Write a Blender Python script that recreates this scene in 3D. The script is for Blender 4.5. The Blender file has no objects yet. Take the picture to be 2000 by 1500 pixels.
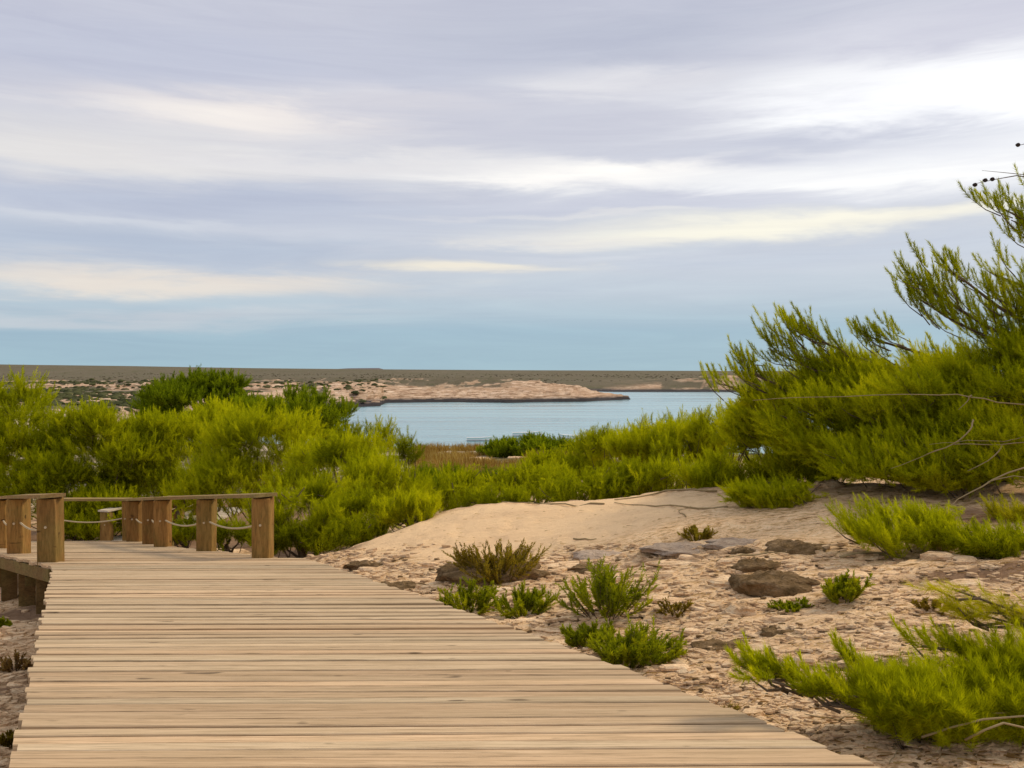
import bpy, math, random
import numpy as np
from mathutils import Vector

rng = np.random.default_rng(7)
random.seed(7)
SC = bpy.context.scene
COL = SC.collection
F = 1750.0            # focal length in photo pixels (2000 wide)
HY = 728.0            # horizon row
EYE = 1.5
SEA = -8.5
EXPO = 0.72
GAIN = 2.0 ** EXPO

# ------------------------------------------------------------------ camera
cam_d = bpy.data.cameras.new('camera')
cam = bpy.data.objects.new('camera', cam_d)
COL.objects.link(cam)
cam.location = (0, 0, EYE)
cam.rotation_euler = (math.radians(90), 0, 0)
cam_d.sensor_width = 36.0
cam_d.lens = 36.0 * F / 2000.0
cam_d.shift_y = -(750.0 - HY) / 2000.0
cam_d.clip_start = 0.05
cam_d.clip_end = 12000
SC.camera = cam

SC.view_settings.view_transform = 'Standard'
SC.view_settings.look = 'None'
SC.view_settings.gamma = 1.0
SC.view_settings.exposure = EXPO
SC.view_settings.use_curve_mapping = False
SC.cycles.max_bounces = 6
SC.cycles.diffuse_bounces = 4
SC.cycles.transmission_bounces = 4
SC.cycles.transparent_max_bounces = 4


def lin(c):
    out = []
    for v in c[:3]:
        v = v / 255.0
        out.append(v / 12.92 if v <= 0.04045 else ((v + 0.055) / 1.055) ** 2.4)
    return out


SUN_AZ = math.radians(62)      # to the right of the view direction
SUN_EL = math.radians(42)


# ------------------------------------------------------------------ node helper
class NT:
    def __init__(self, tree):
        self.t = tree
        self.n = tree.nodes
        self.l = tree.links

    def node(self, typ, **kw):
        nd = self.n.new(typ)
        for k, v in kw.items():
            setattr(nd, k, v)
        return nd

    def put(self, sock, val):
        if isinstance(val, bpy.types.NodeSocket):
            self.l.new(val, sock)
        elif val is not None:
            sock.default_value = val

    def m(self, op, a, b=None, c=None, clamp=False):
        nd = self.node('ShaderNodeMath', operation=op, use_clamp=clamp)
        self.put(nd.inputs[0], a)
        if b is not None:
            self.put(nd.inputs[1], b)
        if c is not None:
            self.put(nd.inputs[2], c)
        return nd.outputs[0]

    def mix(self, f, a, b, blend='MIX'):
        nd = self.node('ShaderNodeMix', data_type='RGBA', blend_type=blend)
        nd.clamp_factor = True
        self.put(nd.inputs[0], f)
        for s, v in ((nd.inputs[6], a), (nd.inputs[7], b)):
            if not isinstance(v, bpy.types.NodeSocket):
                v = (v[0], v[1], v[2], 1.0)
            self.put(s, v)
        return nd.outputs[2]

    def xyz(self, x, y, z):
        nd = self.node('ShaderNodeCombineXYZ')
        self.put(nd.inputs[0], x); self.put(nd.inputs[1], y); self.put(nd.inputs[2], z)
        return nd.outputs[0]

    def noise(self, vec, scale=1.0, detail=4.0, rough=0.5, dist=0.0):
        nd = self.node('ShaderNodeTexNoise')
        if vec is not None:
            self.put(nd.inputs['Vector'], vec)
        nd.inputs['Scale'].default_value = scale
        nd.inputs['Detail'].default_value = detail
        nd.inputs['Roughness'].default_value = rough
        nd.inputs['Distortion'].default_value = dist
        return nd.outputs['Fac']

    def ramp(self, f, stops, interp='LINEAR'):
        nd = self.node('ShaderNodeValToRGB')
        cr = nd.color_ramp
        cr.interpolation = interp
        while len(cr.elements) < len(stops):
            cr.elements.new(0.5)
        for e, (p, c) in zip(cr.elements, stops):
            e.position = p
            e.color = (c[0], c[1], c[2], 1.0)
        self.put(nd.inputs[0], f)
        return nd.outputs[0]

    def rng(self, f, a, b, c=0.0, d=1.0):
        nd = self.node('ShaderNodeMapRange')
        nd.clamp = True
        self.put(nd.inputs[0], f)
        for i, v in enumerate((a, b, c, d)):
            nd.inputs[i + 1].default_value = v
        return nd.outputs[0]

    def mapping(self, vec, scale, rot=(0, 0, 0)):
        nd = self.node('ShaderNodeMapping')
        self.put(nd.inputs['Vector'], vec)
        nd.inputs['Scale'].default_value = scale
        nd.inputs['Rotation'].default_value = rot
        return nd.outputs[0]

    def attr(self, name):
        nd = self.node('ShaderNodeAttribute', attribute_name=name)
        return nd.outputs['Fac']


# ------------------------------------------------------------------ world
W = bpy.data.worlds.new('World')
SC.world = W
W.use_nodes = True
wt = NT(W.node_tree)
W.node_tree.nodes.clear()
tc = wt.node('ShaderNodeTexCoord')
sep = wt.node('ShaderNodeSeparateXYZ')
wt.l.new(tc.outputs['Generated'], sep.inputs[0])
sx, sy, sz = sep.outputs
az = wt.m('ARCTAN2', sx, sy)
base_vec = wt.xyz(wt.m('MULTIPLY', az, 2.2), wt.m('MULTIPLY', sz, 11.0), 0.0)
w1 = wt.noise(base_vec, 1.0, 3.0, 0.55)
w2 = wt.noise(wt.xyz(wt.m('MULTIPLY', az, 5.0), wt.m('MULTIPLY', sz, 34.0), 3.3), 1.0, 5.0, 0.62, 0.4)
w3 = wt.noise(wt.xyz(wt.m('MULTIPLY', az, 3.6), wt.m('MULTIPLY', sz, 46.0), 7.1), 1.0, 6.0, 0.66, 0.9)
zw = wt.m('ADD', sz, wt.m('ADD', wt.m('MULTIPLY', wt.m('SUBTRACT', w1, 0.5), 0.05),
                          wt.m('MULTIPLY', wt.m('SUBTRACT', w2, 0.5), 0.042)))
aw = wt.m('ADD', az, wt.m('MULTIPLY', wt.m('SUBTRACT', w2, 0.5), 0.35))


def sky_c(c):
    return [v / GAIN for v in lin(c)]


zn = wt.m('ADD', sz, wt.m('MULTIPLY', wt.m('SUBTRACT', w1, 0.5), 0.015))
skycol = wt.ramp(zn, [
    (0.000, sky_c((168, 196, 209))),
    (0.012, sky_c((164, 193, 208))),
    (0.045, sky_c((162, 190, 208))),
    (0.072, sky_c((184, 201, 215))),
    (0.110, sky_c((203, 209, 219))),
    (0.160, sky_c((203, 208, 221))),
    (0.220, sky_c((208, 210, 221))),
    (0.290, sky_c((212, 212, 222))),
    (0.400, sky_c((200, 202, 217))),
    (0.600, sky_c((214, 216, 226))),
    (1.000, sky_c((232, 232, 236)))])
# broad soft bands of stratus: (px, py, half width, half height, colour, weight)
BANDS = [
    (1180, 85, 480, 62, (190, 194, 210), .9),
    (300, 120, 620, 80, (196, 200, 218), .85),
    (470, 228, 330, 30, (250, 242, 236), .95),
    (150, 295, 560, 44, (236, 232, 229), .9),
    (760, 195, 190, 24, (228, 225, 229), .7),
    (1900, 190, 420, 95, (268, 268, 268), 1.0),
    (1200, 160, 190, 24, (238, 236, 238), .7),
    (1950, 45, 330, 34, (206, 206, 220), .85),
    (1000, 255, 300, 36, (204, 205, 218), .75),
    (1560, 290, 330, 24, (199, 202, 217), .9),
    (1150, 345, 330, 25, (266, 262, 256), 1.0),
    (1750, 350, 420, 30, (260, 259, 258), .95),
    (620, 318, 330, 22, (238, 235, 235), .7),
    (300, 395, 560, 32, (188, 195, 214), .95),
    (1300, 400, 380, 20, (206, 208, 222), .85),
    (250, 490, 500, 34, (184, 195, 214), .9),
    (300, 440, 420, 9, (212, 216, 226), .7),
    (1080, 425, 300, 6, (232, 230, 230), .7),
    (1250, 500, 300, 7, (222, 224, 230), .6),
    (860, 450, 300, 26, (202, 208, 222), .7),
    (1600, 440, 520, 20, (254, 249, 232), 1.0),
    (1150, 462, 200, 12, (232, 228, 226), .6),
    (900, 522, 200, 11, (250, 240, 220), 1.0),
    (300, 552, 460, 18, (236, 226, 216), .95),
    (1550, 510, 500, 26, (200, 208, 222), .8),
    (1200, 560, 500, 18, (196, 207, 220), .7),
    (100, 612, 500, 14, (205, 210, 218), .7),
]
for (px, py, rx, ry, c, wgt) in BANDS:
    d = Vector(((px - 1000) / F, 1.0, (HY - py) / F)).normalized()
    a0 = math.atan2(d.x, d.y); z0 = d.z
    ra = rx / F * 0.9; rz = ry / F * 1.0
    da = wt.m('DIVIDE', wt.m('SUBTRACT', aw, a0), ra)
    dz = wt.m('DIVIDE', wt.m('SUBTRACT', zw, z0), rz)
    q = wt.m('ADD', wt.m('MULTIPLY', da, da), wt.m('MULTIPLY', dz, dz))
    g = wt.m('MULTIPLY', wt.m('EXPONENT', wt.m('MULTIPLY', wt.m('POWER', q, 1.3), -0.75)), wgt)
    skycol = wt.mix(g, skycol, sky_c(c))
st = wt.m('ADD', 0.94, wt.m('MULTIPLY', wt.rng(w3, .3, .7), 0.11))
skycol = wt.mix(1.0, skycol, wt.xyz(st, st, wt.m('ADD', 0.955, wt.m('MULTIPLY', wt.rng(w3, .3, .7), 0.075))), 'MULTIPLY')
nish = wt.node('ShaderNodeTexSky', sky_type='NISHITA')
nish.sun_disc = False
nish.sun_elevation = SUN_EL
nish.sun_rotation = SUN_AZ
nish.altitude = 10
nish.dust_density = 1.5
bg1 = wt.node('ShaderNodeBackground'); bg1.inputs[1].default_value = 0.08
wt.l.new(nish.outputs[0], bg1.inputs[0])
bg2 = wt.node('ShaderNodeBackground'); bg2.inputs[1].default_value = 1.0
wt.l.new(skycol, bg2.inputs[0])
mx = wt.node('ShaderNodeMixShader'); mx.inputs[0].default_value = 0.93
wt.l.new(bg1.outputs[0], mx.inputs[1]); wt.l.new(bg2.outputs[0], mx.inputs[2])
wo = wt.node('ShaderNodeOutputWorld')
wt.l.new(mx.outputs[0], wo.inputs[0])

# ------------------------------------------------------------------ sun
sd = bpy.data.lights.new('sun', 'SUN')
sd.energy = 1.5
sd.angle = math.radians(14)
sd.color = (1.0, 0.83, 0.58)
sun = bpy.data.objects.new('sun', sd)
COL.objects.link(sun)
sdir = Vector((math.sin(SUN_AZ) * math.cos(SUN_EL), math.cos(SUN_AZ) * math.cos(SUN_EL), math.sin(SUN_EL)))
sun.rotation_euler = sdir.to_track_quat('Z', 'Y').to_euler()
sun.location = (20, 10, 30)


# ------------------------------------------------------------------ numpy noise
_perm = rng.integers(0, 2 ** 31, 4096)


def _h(ix, iy):
    k = (ix.astype(np.int64) * 374761393 + iy.astype(np.int64) * 668265263)
    k = (k ^ (k >> 13)) * 1274126177
    k = k ^ (k >> 16)
    return (k & 0xFFFFF) / float(0xFFFFF)


def vnoise(x, y):
    x = np.asarray(x, float); y = np.asarray(y, float)
    ix = np.floor(x); iy = np.floor(y)
    fx = x - ix; fy = y - iy
    fx = fx * fx * (3 - 2 * fx); fy = fy * fy * (3 - 2 * fy)
    a = _h(ix, iy); b = _h(ix + 1, iy); c = _h(ix, iy + 1); d = _h(ix + 1, iy + 1)
    return (a * (1 - fx) + b * fx) * (1 - fy) + (c * (1 - fx) + d * fx) * fy


def fbm(x, y, o=4, g=0.5):
    s = 0; a = 1.0; t = 0
    for i in range(o):
        s = s + a * vnoise(x * 2 ** i + 17.3 * i, y * 2 ** i + 5.1 * i)
        t += a; a *= g
    return s / t


def sstep(x, a, b):
    t = np.clip((x - a) / (b - a), 0, 1)
    return t * t * (3 - 2 * t)


# ------------------------------------------------------------------ terrain heights
def deck_h(y):      # depth of the deck below the eye
    return np.interp(y, [1.0, 3.4, 5.0, 7.65, 11.6, 17.8], [1.42, 1.5, 1.64, 1.94, 2.40, 3.33])


def deck_xr(y):
    return np.interp(y, [1.0, 3.4, 5.0, 7.65, 11.6, 11.75, 13.55, 15.2, 16.3, 17.8],
                     [2.50, 1.38, .60, -.68, -2.65, -3.02, -4.42, -5.70, -6.38, -7.3])


def deck_xl(y):
    return np.interp(y, [1.0, 3.4, 5.0, 7.65, 10.6, 12.6, 14.7, 17.8],
                     [-.75, -1.90, -2.68, -3.96, -5.42, -7.15, -8.6, -10.8])


CTRL = [(2.0, 1.2, 1.50), (-2.5, 1.2, 1.7), (0, 1.2, 1.65), (4, 1.5, 1.45), (-5, 1.5, 1.8),
        (1.5, 3.4, 1.62), (2.7, 4.75, 1.62), (4.3, 7.5, 1.62), (5.8, 10.2, 1.50), (8, 10, 1.35), (12, 12, 1.25),
        (.8, 5, 1.78), (-.5, 7.65, 2.06), (-1.5, 9.7, 2.30), (-2.4, 11.6, 2.50), (1.5, 7.5, 1.86), (.5, 10, 2.10),
        (1.5, 13.1, 1.85), (3.0, 13.1, 1.72), (4.46, 13, 1.62), (-.8, 14.0, 2.10), (3, 10, 1.76), (2.2, 6.0, 1.70),
        (-1.9, 12.8, 2.36), (-3.2, 13.0, 2.75), (.4, 12.0, 2.0),
        (1.5, 16, 2.7), (5, 16, 2.2), (-1, 17, 2.9), (-3, 15, 3.1), (2, 25, 3.8), (10, 25, 2.8), (12, 18, 2.0),
        (0, 35, 4.3), (20, 40, 3.5), (-3, 46, 4.85), (-2, 56, 5.0), (5, 56, 5.0), (14, 56, 5.2), (30, 70, 6),
        (0, 66, 5.8), (0, 80, 8.2), (0, 100, 10.8), (0, 125, 12), (50, 120, 11), (-30, 110, 11), (90, 110, 8),
        (-2.3, 3.4, 1.75), (-3.2, 5, 1.98), (-4.6, 7.65, 2.35), (-5.9, 10.2, 2.92), (-7.5, 12, 3.25),
        (-9.5, 14.5, 3.6), (-8, 6, 2.4), (-12, 10, 2.9), (-10, 24, 4.8), (-7, 20, 4.0), (-5, 17, 3.5),
        (-14, 26, 5.0), (-25, 30, 5.2), (-15, 45, 5.3), (-40, 60, 5.4), (-70, 90, 5.4), (-20, 80, 6.5),
        (-4.2, 11, 2.85), (-6, 14, 3.15), (-8.5, 17, 3.8), (0, 3, 1.7), (-1, 5, 1.88), (-2, 7.65, 2.25)]
CT = np.array(CTRL)


def _uv(x, y):
    r = np.hypot(x, y)
    return np.arctan2(x, y), np.log(r)


_cu, _cv = _uv(CT[:, 0], CT[:, 1])


def _phi(r2):
    return 0.5 * r2 * np.log(r2 + 1e-9)


_n = len(CT)
_A = np.zeros((_n + 3, _n + 3))
_A[:_n, :_n] = _phi((_cu[:, None] - _cu) ** 2 + (_cv[:, None] - _cv) ** 2) + np.eye(_n) * 1e-3
_A[:_n, _n] = 1; _A[:_n, _n + 1] = _cu; _A[:_n, _n + 2] = _cv
_A[_n:, :_n] = _A[:_n, _n:].T
_w = np.linalg.solve(_A, np.concatenate([CT[:, 2], [0, 0, 0]]))


def near_z(x, y):
    u, v = _uv(x, y)
    u = np.clip(u, -1.25, 1.25)
    s = _w[_n] + _w[_n + 1] * u + _w[_n + 2] * v
    for i in range(_n):
        s = s + _w[i] * _phi((u - _cu[i]) ** 2 + (v - _cv[i]) ** 2)
    return EYE - s


def far_asl(x, y):
    r = np.hypot(x, y)
    yy = np.maximum(y, 1.0)
    pc = np.clip(1000 + F * x / yy, -4000, 6000)
    n1 = fbm(x * .02, y * .02, 4); n2 = fbm(x * .08 + 9, y * .08, 4)
    # left bank of the bay
    sl = (-50 + 14 * (n1 - .5)) - x
    hl = np.minimum(4.7, -3 + .45 * (sl + 4))
    hl = np.where(y > 275, -6, hl)
    # headland
    df = np.interp(pc, [-4000, 600, 690, 744, 752, 900, 1000, 1150, 1232], [250, 258, 262, 270, 296, 304, 300, 312, 334])
    df = df + 10 * (n2 - .5)
    db = np.interp(pc, [1000, 1060, 1110, 1180, 1232], [900, 470, 420, 368, 340])
    cap = np.interp(pc, [-4000, 600, 740, 900, 1050, 1120, 1160, 1235, 1236], [5.2, 5.0, 5.3, 5.6, 5.0, 4.2, 2.4, .8, -6])
    ins = y - df
    rise = np.interp(ins, [-20, -2, 1, 8, 40, 90, 200], [-6, -1, 1.0, 2.3, 4.2, 5.6, 5.6])
    low = np.interp(pc, [680, 690, 745, 756], [0, 1, 1, 0])
    rise = np.where((ins < 28) & (low > 0), np.minimum(rise, 1.3 * low + rise * (1 - low)), rise)
    rb = np.interp(db - y, [-20, -2, 2, 30], [-6, -1, .8, 6])
    ha = np.minimum(np.minimum(rise, rb), cap)
    tf = fbm(x * .07, y * .12 + 4, 5, .6) * 8
    terr = (np.floor(tf) + sstep(tf - np.floor(tf), .35, .6)) / 8
    ha = ha + np.where(ha > .2, (terr - .5) * 4.2 + (fbm(x * .4, y * .5, 3) - .5) * .9, 0)
    # far shore
    ytop = np.interp(pc, [-2000, 0, 250, 500, 750, 1000, 1400, 2000, 4000], [712, 714, 716, 719.5, 721.5, 723, 724.5, 726, 727])
    T = 10 + (HY - ytop) * 1500 / F
    rr = r - 22 * (n1 - .5) * (pc > 1000)
    hb = np.interp(rr, [448, 470, 476, 520, 700, 1000], [-6, -.4, 1.0, 2.6, 4.2, 7.2])
    hb = np.where(rr > 1000, 7.2 + (T - 7.2) * sstep(rr, 950, 1500) * 1.0, hb)
    hb = np.where(rr > 1560, T - (rr - 1560) * .006, hb)
    bump = np.exp(-((pc - 1440) / 150) ** 2) * 5.0 * sstep(rr, 474, 515) * (1 - sstep(rr, 600, 760))
    hb = hb + bump * (0.7 + .6 * n2)
    hb = hb + np.where(hb > 0.3, (n2 - .5) * 1.0 * (1 - sstep(rr, 700, 1200)), 0)
    return np.maximum(np.maximum(hl, ha), hb)


SAND = [(-.6, 12.7, 1.9, 1.3), (1.1, 12.2, 1.7, 1.6), (-.4, 11.2, 1.0, .6), (.7, 11.2, 1.2, .5)]
SOIL = [(-2.75, 12.55, .7, .45, 1.0), (5.6, 9.6, 1.3, .55, 1.0), (4.2, 7.3, 1.3, .35, .9), (2.9, 3.9, .9, .3, .5),
        (.35, 5.6, .45, .35, .8), (-.3, 15, 3, 1.2, .8), (5, 14, 3, 1.3, .9), (-5, 18, 4, 3.5, 1), (-12, 25, 9, 9, 1), (4, 19, 9, 3.5, 1), (-8, 36, 12, 9, 1),
        (2.1, 8.0, 1.1, .28, .45), (-3.5, 6.2, .8, 1.6, .62), (-4.9, 8.6, 1.0, 1.4, .62), (-2.5, 3.6, .5, .9, .7), (-5.9, 11.2, 1.2, 1.4, .8), (-3.6, 4.9, .6, .5, .6)]


def zone_sand(x, y):
    s = np.zeros_like(x)
    for (a, b, c, d) in SAND:
        s = np.maximum(s, 1.25 * np.exp(-((x - a) / c) ** 2 - ((y - b) / d) ** 2))
    return np.clip((s - .35) * 2.4 + (fbm(x * 1.2, y * 2.2, 3) - .5) * .8, 0, 1)


def zone_soil(x, y):
    s = np.zeros_like(x)
    for (a, b, c, d, k) in SOIL:
        s = np.maximum(s, k * np.exp(-((x - a) / c) ** 2 - ((y - b) / d) ** 2))
    return np.clip(s * 1.5 - .25 + (fbm(x * 2.2 + 3, y * 4, 4) - .5) * .7, 0, 1)


def ground_z(x, y):
    x = np.asarray(x, float); y = np.asarray(y, float)
    z = near_z(x, y)
    r = np.hypot(x, y)
    blend = sstep(r, 95, 130)
    z = z * (1 - blend) + (SEA + far_asl(x, y)) * blend
    sand = zone_sand(x, y)
    rough = (1 - sand)
    fade = sstep(r, 1.0, 3.0)
    z = z + (fbm(x * .5 + 2, y * .6, 4) - .5) * .16 * fade * np.minimum(1, .4 + rough)
    t = fbm(x * .9 + 31, y * 2.6 + 3, 4) * 9
    terr = (np.floor(t) + sstep(t - np.floor(t), .30, .62)) / 9
    z = z + (terr - .5) * .20 * rough * fade
    z = z + (fbm(x * 5, y * 12, 3) - .5) * .020 * rough
    z = z + (fbm(x * 3, y * 5, 3) - .5) * .02 + (fbm(x * 1.6, y * 6, 4) - .5) * .07 * sand
    fp = fbm(x * 4.2 + 50, y * 5.2, 2)
    z = z - .028 * sand * sstep(fp, .60, .68)
    # keep it under the boards
    dz = EYE - deck_h(y)
    ind = sstep(x, deck_xl(y) - .10, deck_xl(y) + .12) * (1 - sstep(x, deck_xr(y) - .10, deck_xr(y) + .06)) * (y < 17.9)
    near_deck = np.minimum(z, dz - .16)
    z = z * (1 - ind) + near_deck * ind
    edge = (x > deck_xr(y) - .1) & (x < deck_xr(y) + .8) & (y < 11.8)
    z = np.where(edge, np.minimum(z, dz - .05 + .14 * sstep(x, deck_xr(y), deck_xr(y) + .8)), z)
    return z


def P(px, py, d):
    return np.array([(px - 1000) / F * d, d, EYE - (py - HY) / F * d])


def on_ground(px, py, d0=2.2, d1=70):
    ds = np.geomspace(d0, d1, 900)
    X = (px - 1000) / F * ds
    zr = EYE - (py - HY) / F * ds
    g = ground_z(X, ds)
    k = np.argmax(g >= zr)
    if g[k] < zr[k]:
        k = len(ds) - 1
    return float(X[k]), float(ds[k]), float(g[k])


# ------------------------------------------------------------------ mesh helpers
def mesh_np(name, V, T, mat, parent=None, smooth=False, attrs=None, nper=3, mats=None, midx=None):
    me = bpy.data.meshes.new(name)
    V = np.asarray(V, np.float32).reshape(-1, 3); T = np.asarray(T, np.int32).reshape(-1, nper)
    me.vertices.add(len(V)); me.vertices.foreach_set('co', V.ravel())
    me.loops.add(T.size); me.loops.foreach_set('vertex_index', T.ravel())
    me.polygons.add(len(T))
    me.polygons.foreach_set('loop_start', np.arange(0, T.size, nper, dtype=np.int32))
    me.polygons.foreach_set('use_smooth', np.full(len(T), smooth))
    for m_ in (mats or [mat]):
        me.materials.append(m_)
    if midx is not None:
        me.polygons.foreach_set('material_index', np.asarray(midx, np.int32))
    me.update(calc_edges=True)
    if attrs:
        for k, a in attrs.items():
            at = me.attributes.new(k, 'FLOAT', 'POINT')
            at.data.foreach_set('value', np.asarray(a, np.float32))
    o = bpy.data.objects.new(name, me)
    COL.objects.link(o)
    if parent is not None:
        o.parent = parent
    return o


class MB:
    def __init__(self):
        self.v = []; self.f = []; self.n = 0

    def add(self, V, Fc):
        self.v.extend([tuple(map(float, p)) for p in V])
        self.f.extend([tuple(int(i) + self.n for i in f) for f in Fc])
        self.n += len(V)

    def box(self, c, s, rz=0.0, bev=0.0, jit=0.0):
        hx, hy, hz = s[0] / 2, s[1] / 2, s[2] / 2
        co, si = math.cos(rz), math.sin(rz)
        if bev <= 0:
            pts = [(x, y, z) for z in (-hz, hz) for (x, y) in ((-hx, -hy), (hx, -hy), (hx, hy), (-hx, hy))]
            fc = [(3, 2, 1, 0), (4, 5, 6, 7), (0, 1, 5, 4), (1, 2, 6, 5), (2, 3, 7, 6), (3, 0, 4, 7)]
        else:
            b = bev
            ring = [(-hx + b, -hy), (hx - b, -hy), (hx, -hy + b), (hx, hy - b), (hx - b, hy), (-hx + b, hy), (-hx, hy - b), (-hx, -hy + b)]
            top = [(x * (hx - b) / hx, y * (hy - b) / hy) for x, y in ring]
            pts = [(x, y, -hz) for x, y in ring] + [(x, y, hz - b) for x, y in ring] + [(x, y, hz) for x, y in top]
            fc = [tuple(range(7, -1, -1)), tuple(range(16, 24))]
            for k in range(2):
                for i in range(8):
                    j = (i + 1) % 8
                    fc.append((k * 8 + i, k * 8 + j, k * 8 + 8 + j, k * 8 + 8 + i))
        out = []
        for (x, y, z) in pts:
            x += random.uniform(-jit, jit); y += random.uniform(-jit, jit)
            out.append((c[0] + x * co - y * si, c[1] + x * si + y * co, c[2] + z))
        self.add(out, fc)

    def beam(self, a, b, w, t):
        a = Vector(a); b = Vector(b)
        d = (b - a).normalized(); s = d.cross(Vector((0, 0, 1))).normalized(); u = s.cross(d)
        pts = []
        for p in (a, b):
            for (i, j) in ((-1, -1), (1, -1), (1, 1), (-1, 1)):
                pts.append(p + s * (i * w / 2) + u * (j * t / 2))
        self.add(pts, [(3, 2, 1, 0), (4, 5, 6, 7), (0, 1, 5, 4), (1, 2, 6, 5), (2, 3, 7, 6), (3, 0, 4, 7)])

    def tube(self, pts, rad, n=6):
        pts = [Vector(p) for p in pts]
        if not hasattr(rad, '__len__'):
            rad = [rad] * len(pts)
        V = []; Fc = []
        ref = Vector((0.13, 0.31, 0.94))
        for i, p in enumerate(pts):
            d = (pts[min(i + 1, len(pts) - 1)] - pts[max(i - 1, 0)]).normalized()
            s = d.cross(ref)
            if s.length < .05:
                s = d.cross(Vector((1, 0, 0)))
            s.normalize(); u = s.cross(d)
            for k in range(n):
                a = 2 * math.pi * k / n
                V.append(p + (s * math.cos(a) + u * math.sin(a)) * rad[i])
        for i in range(len(pts) - 1):
            for k in range(n):
                j = (k + 1) % n
                Fc.append((i * n + k, i * n + j, (i + 1) * n + j, (i + 1) * n + k))
        Fc.append(tuple(range(n - 1, -1, -1)))
        Fc.append(tuple((len(pts) - 1) * n + k for k in range(n)))
        self.add(V, Fc)

    def build(self, name, mat, parent=None, smooth=False):
        me = bpy.data.meshes.new(name)
        me.from_pydata(self.v, [], self.f)
        me.materials.append(mat)
        if smooth:
            me.polygons.foreach_set('use_smooth', [True] * len(me.polygons))
        o = bpy.data.objects.new(name, me)
        COL.objects.link(o)
        if parent is not None:
            o.parent = parent
        return o


def empty(name, loc=(0, 0, 0)):
    o = bpy.data.objects.new(name, None)
    o.empty_display_size = 0.2
    COL.objects.link(o)
    return o


def tag(o, label=None, cat=None, group=None, kind=None):
    if label: o['label'] = label
    if cat: o['category'] = cat
    if group: o['group'] = group
    if kind: o['kind'] = kind
    return o


def rebase(root, loc):
    """put the empty at the thing's base; the parts keep their places"""
    loc = Vector(loc)
    root.location = loc
    seen = set()
    for ch in root.children_recursive if hasattr(root, 'children_recursive') else []:
        if ch.parent == root:
            ch.location = ch.location - loc


# ------------------------------------------------------------------ materials
def new_mat(name):
    m = bpy.data.materials.new(name)
    m.use_nodes = True
    m.node_tree.nodes.clear()
    t = NT(m.node_tree)
    out = t.node('ShaderNodeOutputMaterial')
    return m, t, out


def principled(t, out, col, rough=0.9, spec=0.2, normal=None):
    b = t.node('ShaderNodeBsdfPrincipled')
    t.put(b.inputs['Base Color'], col if isinstance(col, bpy.types.NodeSocket) else (col[0], col[1], col[2], 1))
    t.put(b.inputs['Roughness'], rough)
    b.inputs['Specular IOR Level'].default_value = spec
    if normal is not None:
        t.l.new(normal, b.inputs['Normal'])
    t.l.new(b.outputs[0], out.inputs[0])
    return b


def bump(t, h, strength=0.5, dist=0.02):
    b = t.node('ShaderNodeBump')
    b.inputs['Strength'].default_value = strength
    b.inputs['Distance'].default_value = dist
    t.l.new(h, b.inputs['Height'])
    return b.outputs[0]


def mat_wood(name, c_dark, c_mid, c_light, scale=(1.3, 26, 26), green=0.0, axis='x'):
    m, t, out = new_mat(name)
    tcn = t.node('ShaderNodeTexCoord')
    oi = t.node('ShaderNodeObjectInfo')
    off = t.m('MULTIPLY', oi.outputs['Random'], 40.0)
    addn = t.node('ShaderNodeVectorMath', operation='ADD')
    t.l.new(tcn.outputs['Object'], addn.inputs[0])
    t.l.new(t.xyz(off, off, off), addn.inputs[1])
    v = addn.outputs[0]
    g1 = t.noise(t.mapping(v, scale), 1.0, 6, .65, .6)
    g2 = t.noise(t.mapping(v, tuple(s * 3.2 for s in scale)), 1.0, 5, .7, .2)
    g3 = t.noise(t.mapping(v, (1.1, 1.6, 1.6)), 1.0, 4, .6)
    base = t.ramp(g1, [(.25, c_dark), (.5, c_mid), (.75, c_light)])
    base = t.mix(t.rng(g2, .5, .70, 0, .8), base, [c * .5 for c in c_dark])
    base = t.mix(t.rng(g2, .5, .25, 0, .35), base, c_light)
    tone = t.rng(oi.outputs['Random'], 0, 1, .80, 1.14)
    r2 = t.m('FRACT', t.m('MULTIPLY', oi.outputs['Random'], 7.31))
    warm = t.mix(r2, (1.06, .99, .92), (.96, 1.0, 1.0))
    base = t.mix(1.0, base, warm, 'MULTIPLY')
    base = t.mix(1.0, base, t.xyz(tone, tone, tone), 'MULTIPLY')
    base = t.mix(t.rng(g3, .40, .75, 0, .5), base, [c_mid[0] * .72, c_mid[1] * .72, c_mid[2] * .66])
    if green:
        base = t.mix(t.rng(g3, .58, .40, 0, green), base, (.16, .17, .045))
    kn = t.noise(t.mapping(v, (5.0, 15, 15)), 1.0, 1, .3)
    base = t.mix(t.rng(kn, .735, .80, 0, .8), base, [c * .35 for c in c_dark])
    nrm = bump(t, t.m('ADD', g1, g2), .55, .006)
    principled(t, out, base, .88, .15, nrm)
    return m


M_PLANK = mat_wood('weathered_plank', (.36, .25, .145), (.575, .42, .265), (.70, .54, .36), scale=(1.1, 34, 34))
M_POST = mat_wood('post_wood', (.14, .07, .022), (.28, .15, .046), (.40, .235, .085), scale=(14, 14, 2.0), green=.28)
M_RAIL = mat_wood('rail_wood', (.22, .13, .05), (.34, .22, .10), (.46, .33, .17), scale=(1.5, 20, 20), green=.35)
M_BEAM = mat_wood('beam_wood', (.11, .06, .022), (.19, .115, .045), (.27, .17, .07), scale=(1.5, 18, 18), green=.3)
M_PALE = mat_wood('pale_wood', (.44, .36, .28), (.60, .52, .43), (.72, .64, .55))


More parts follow.
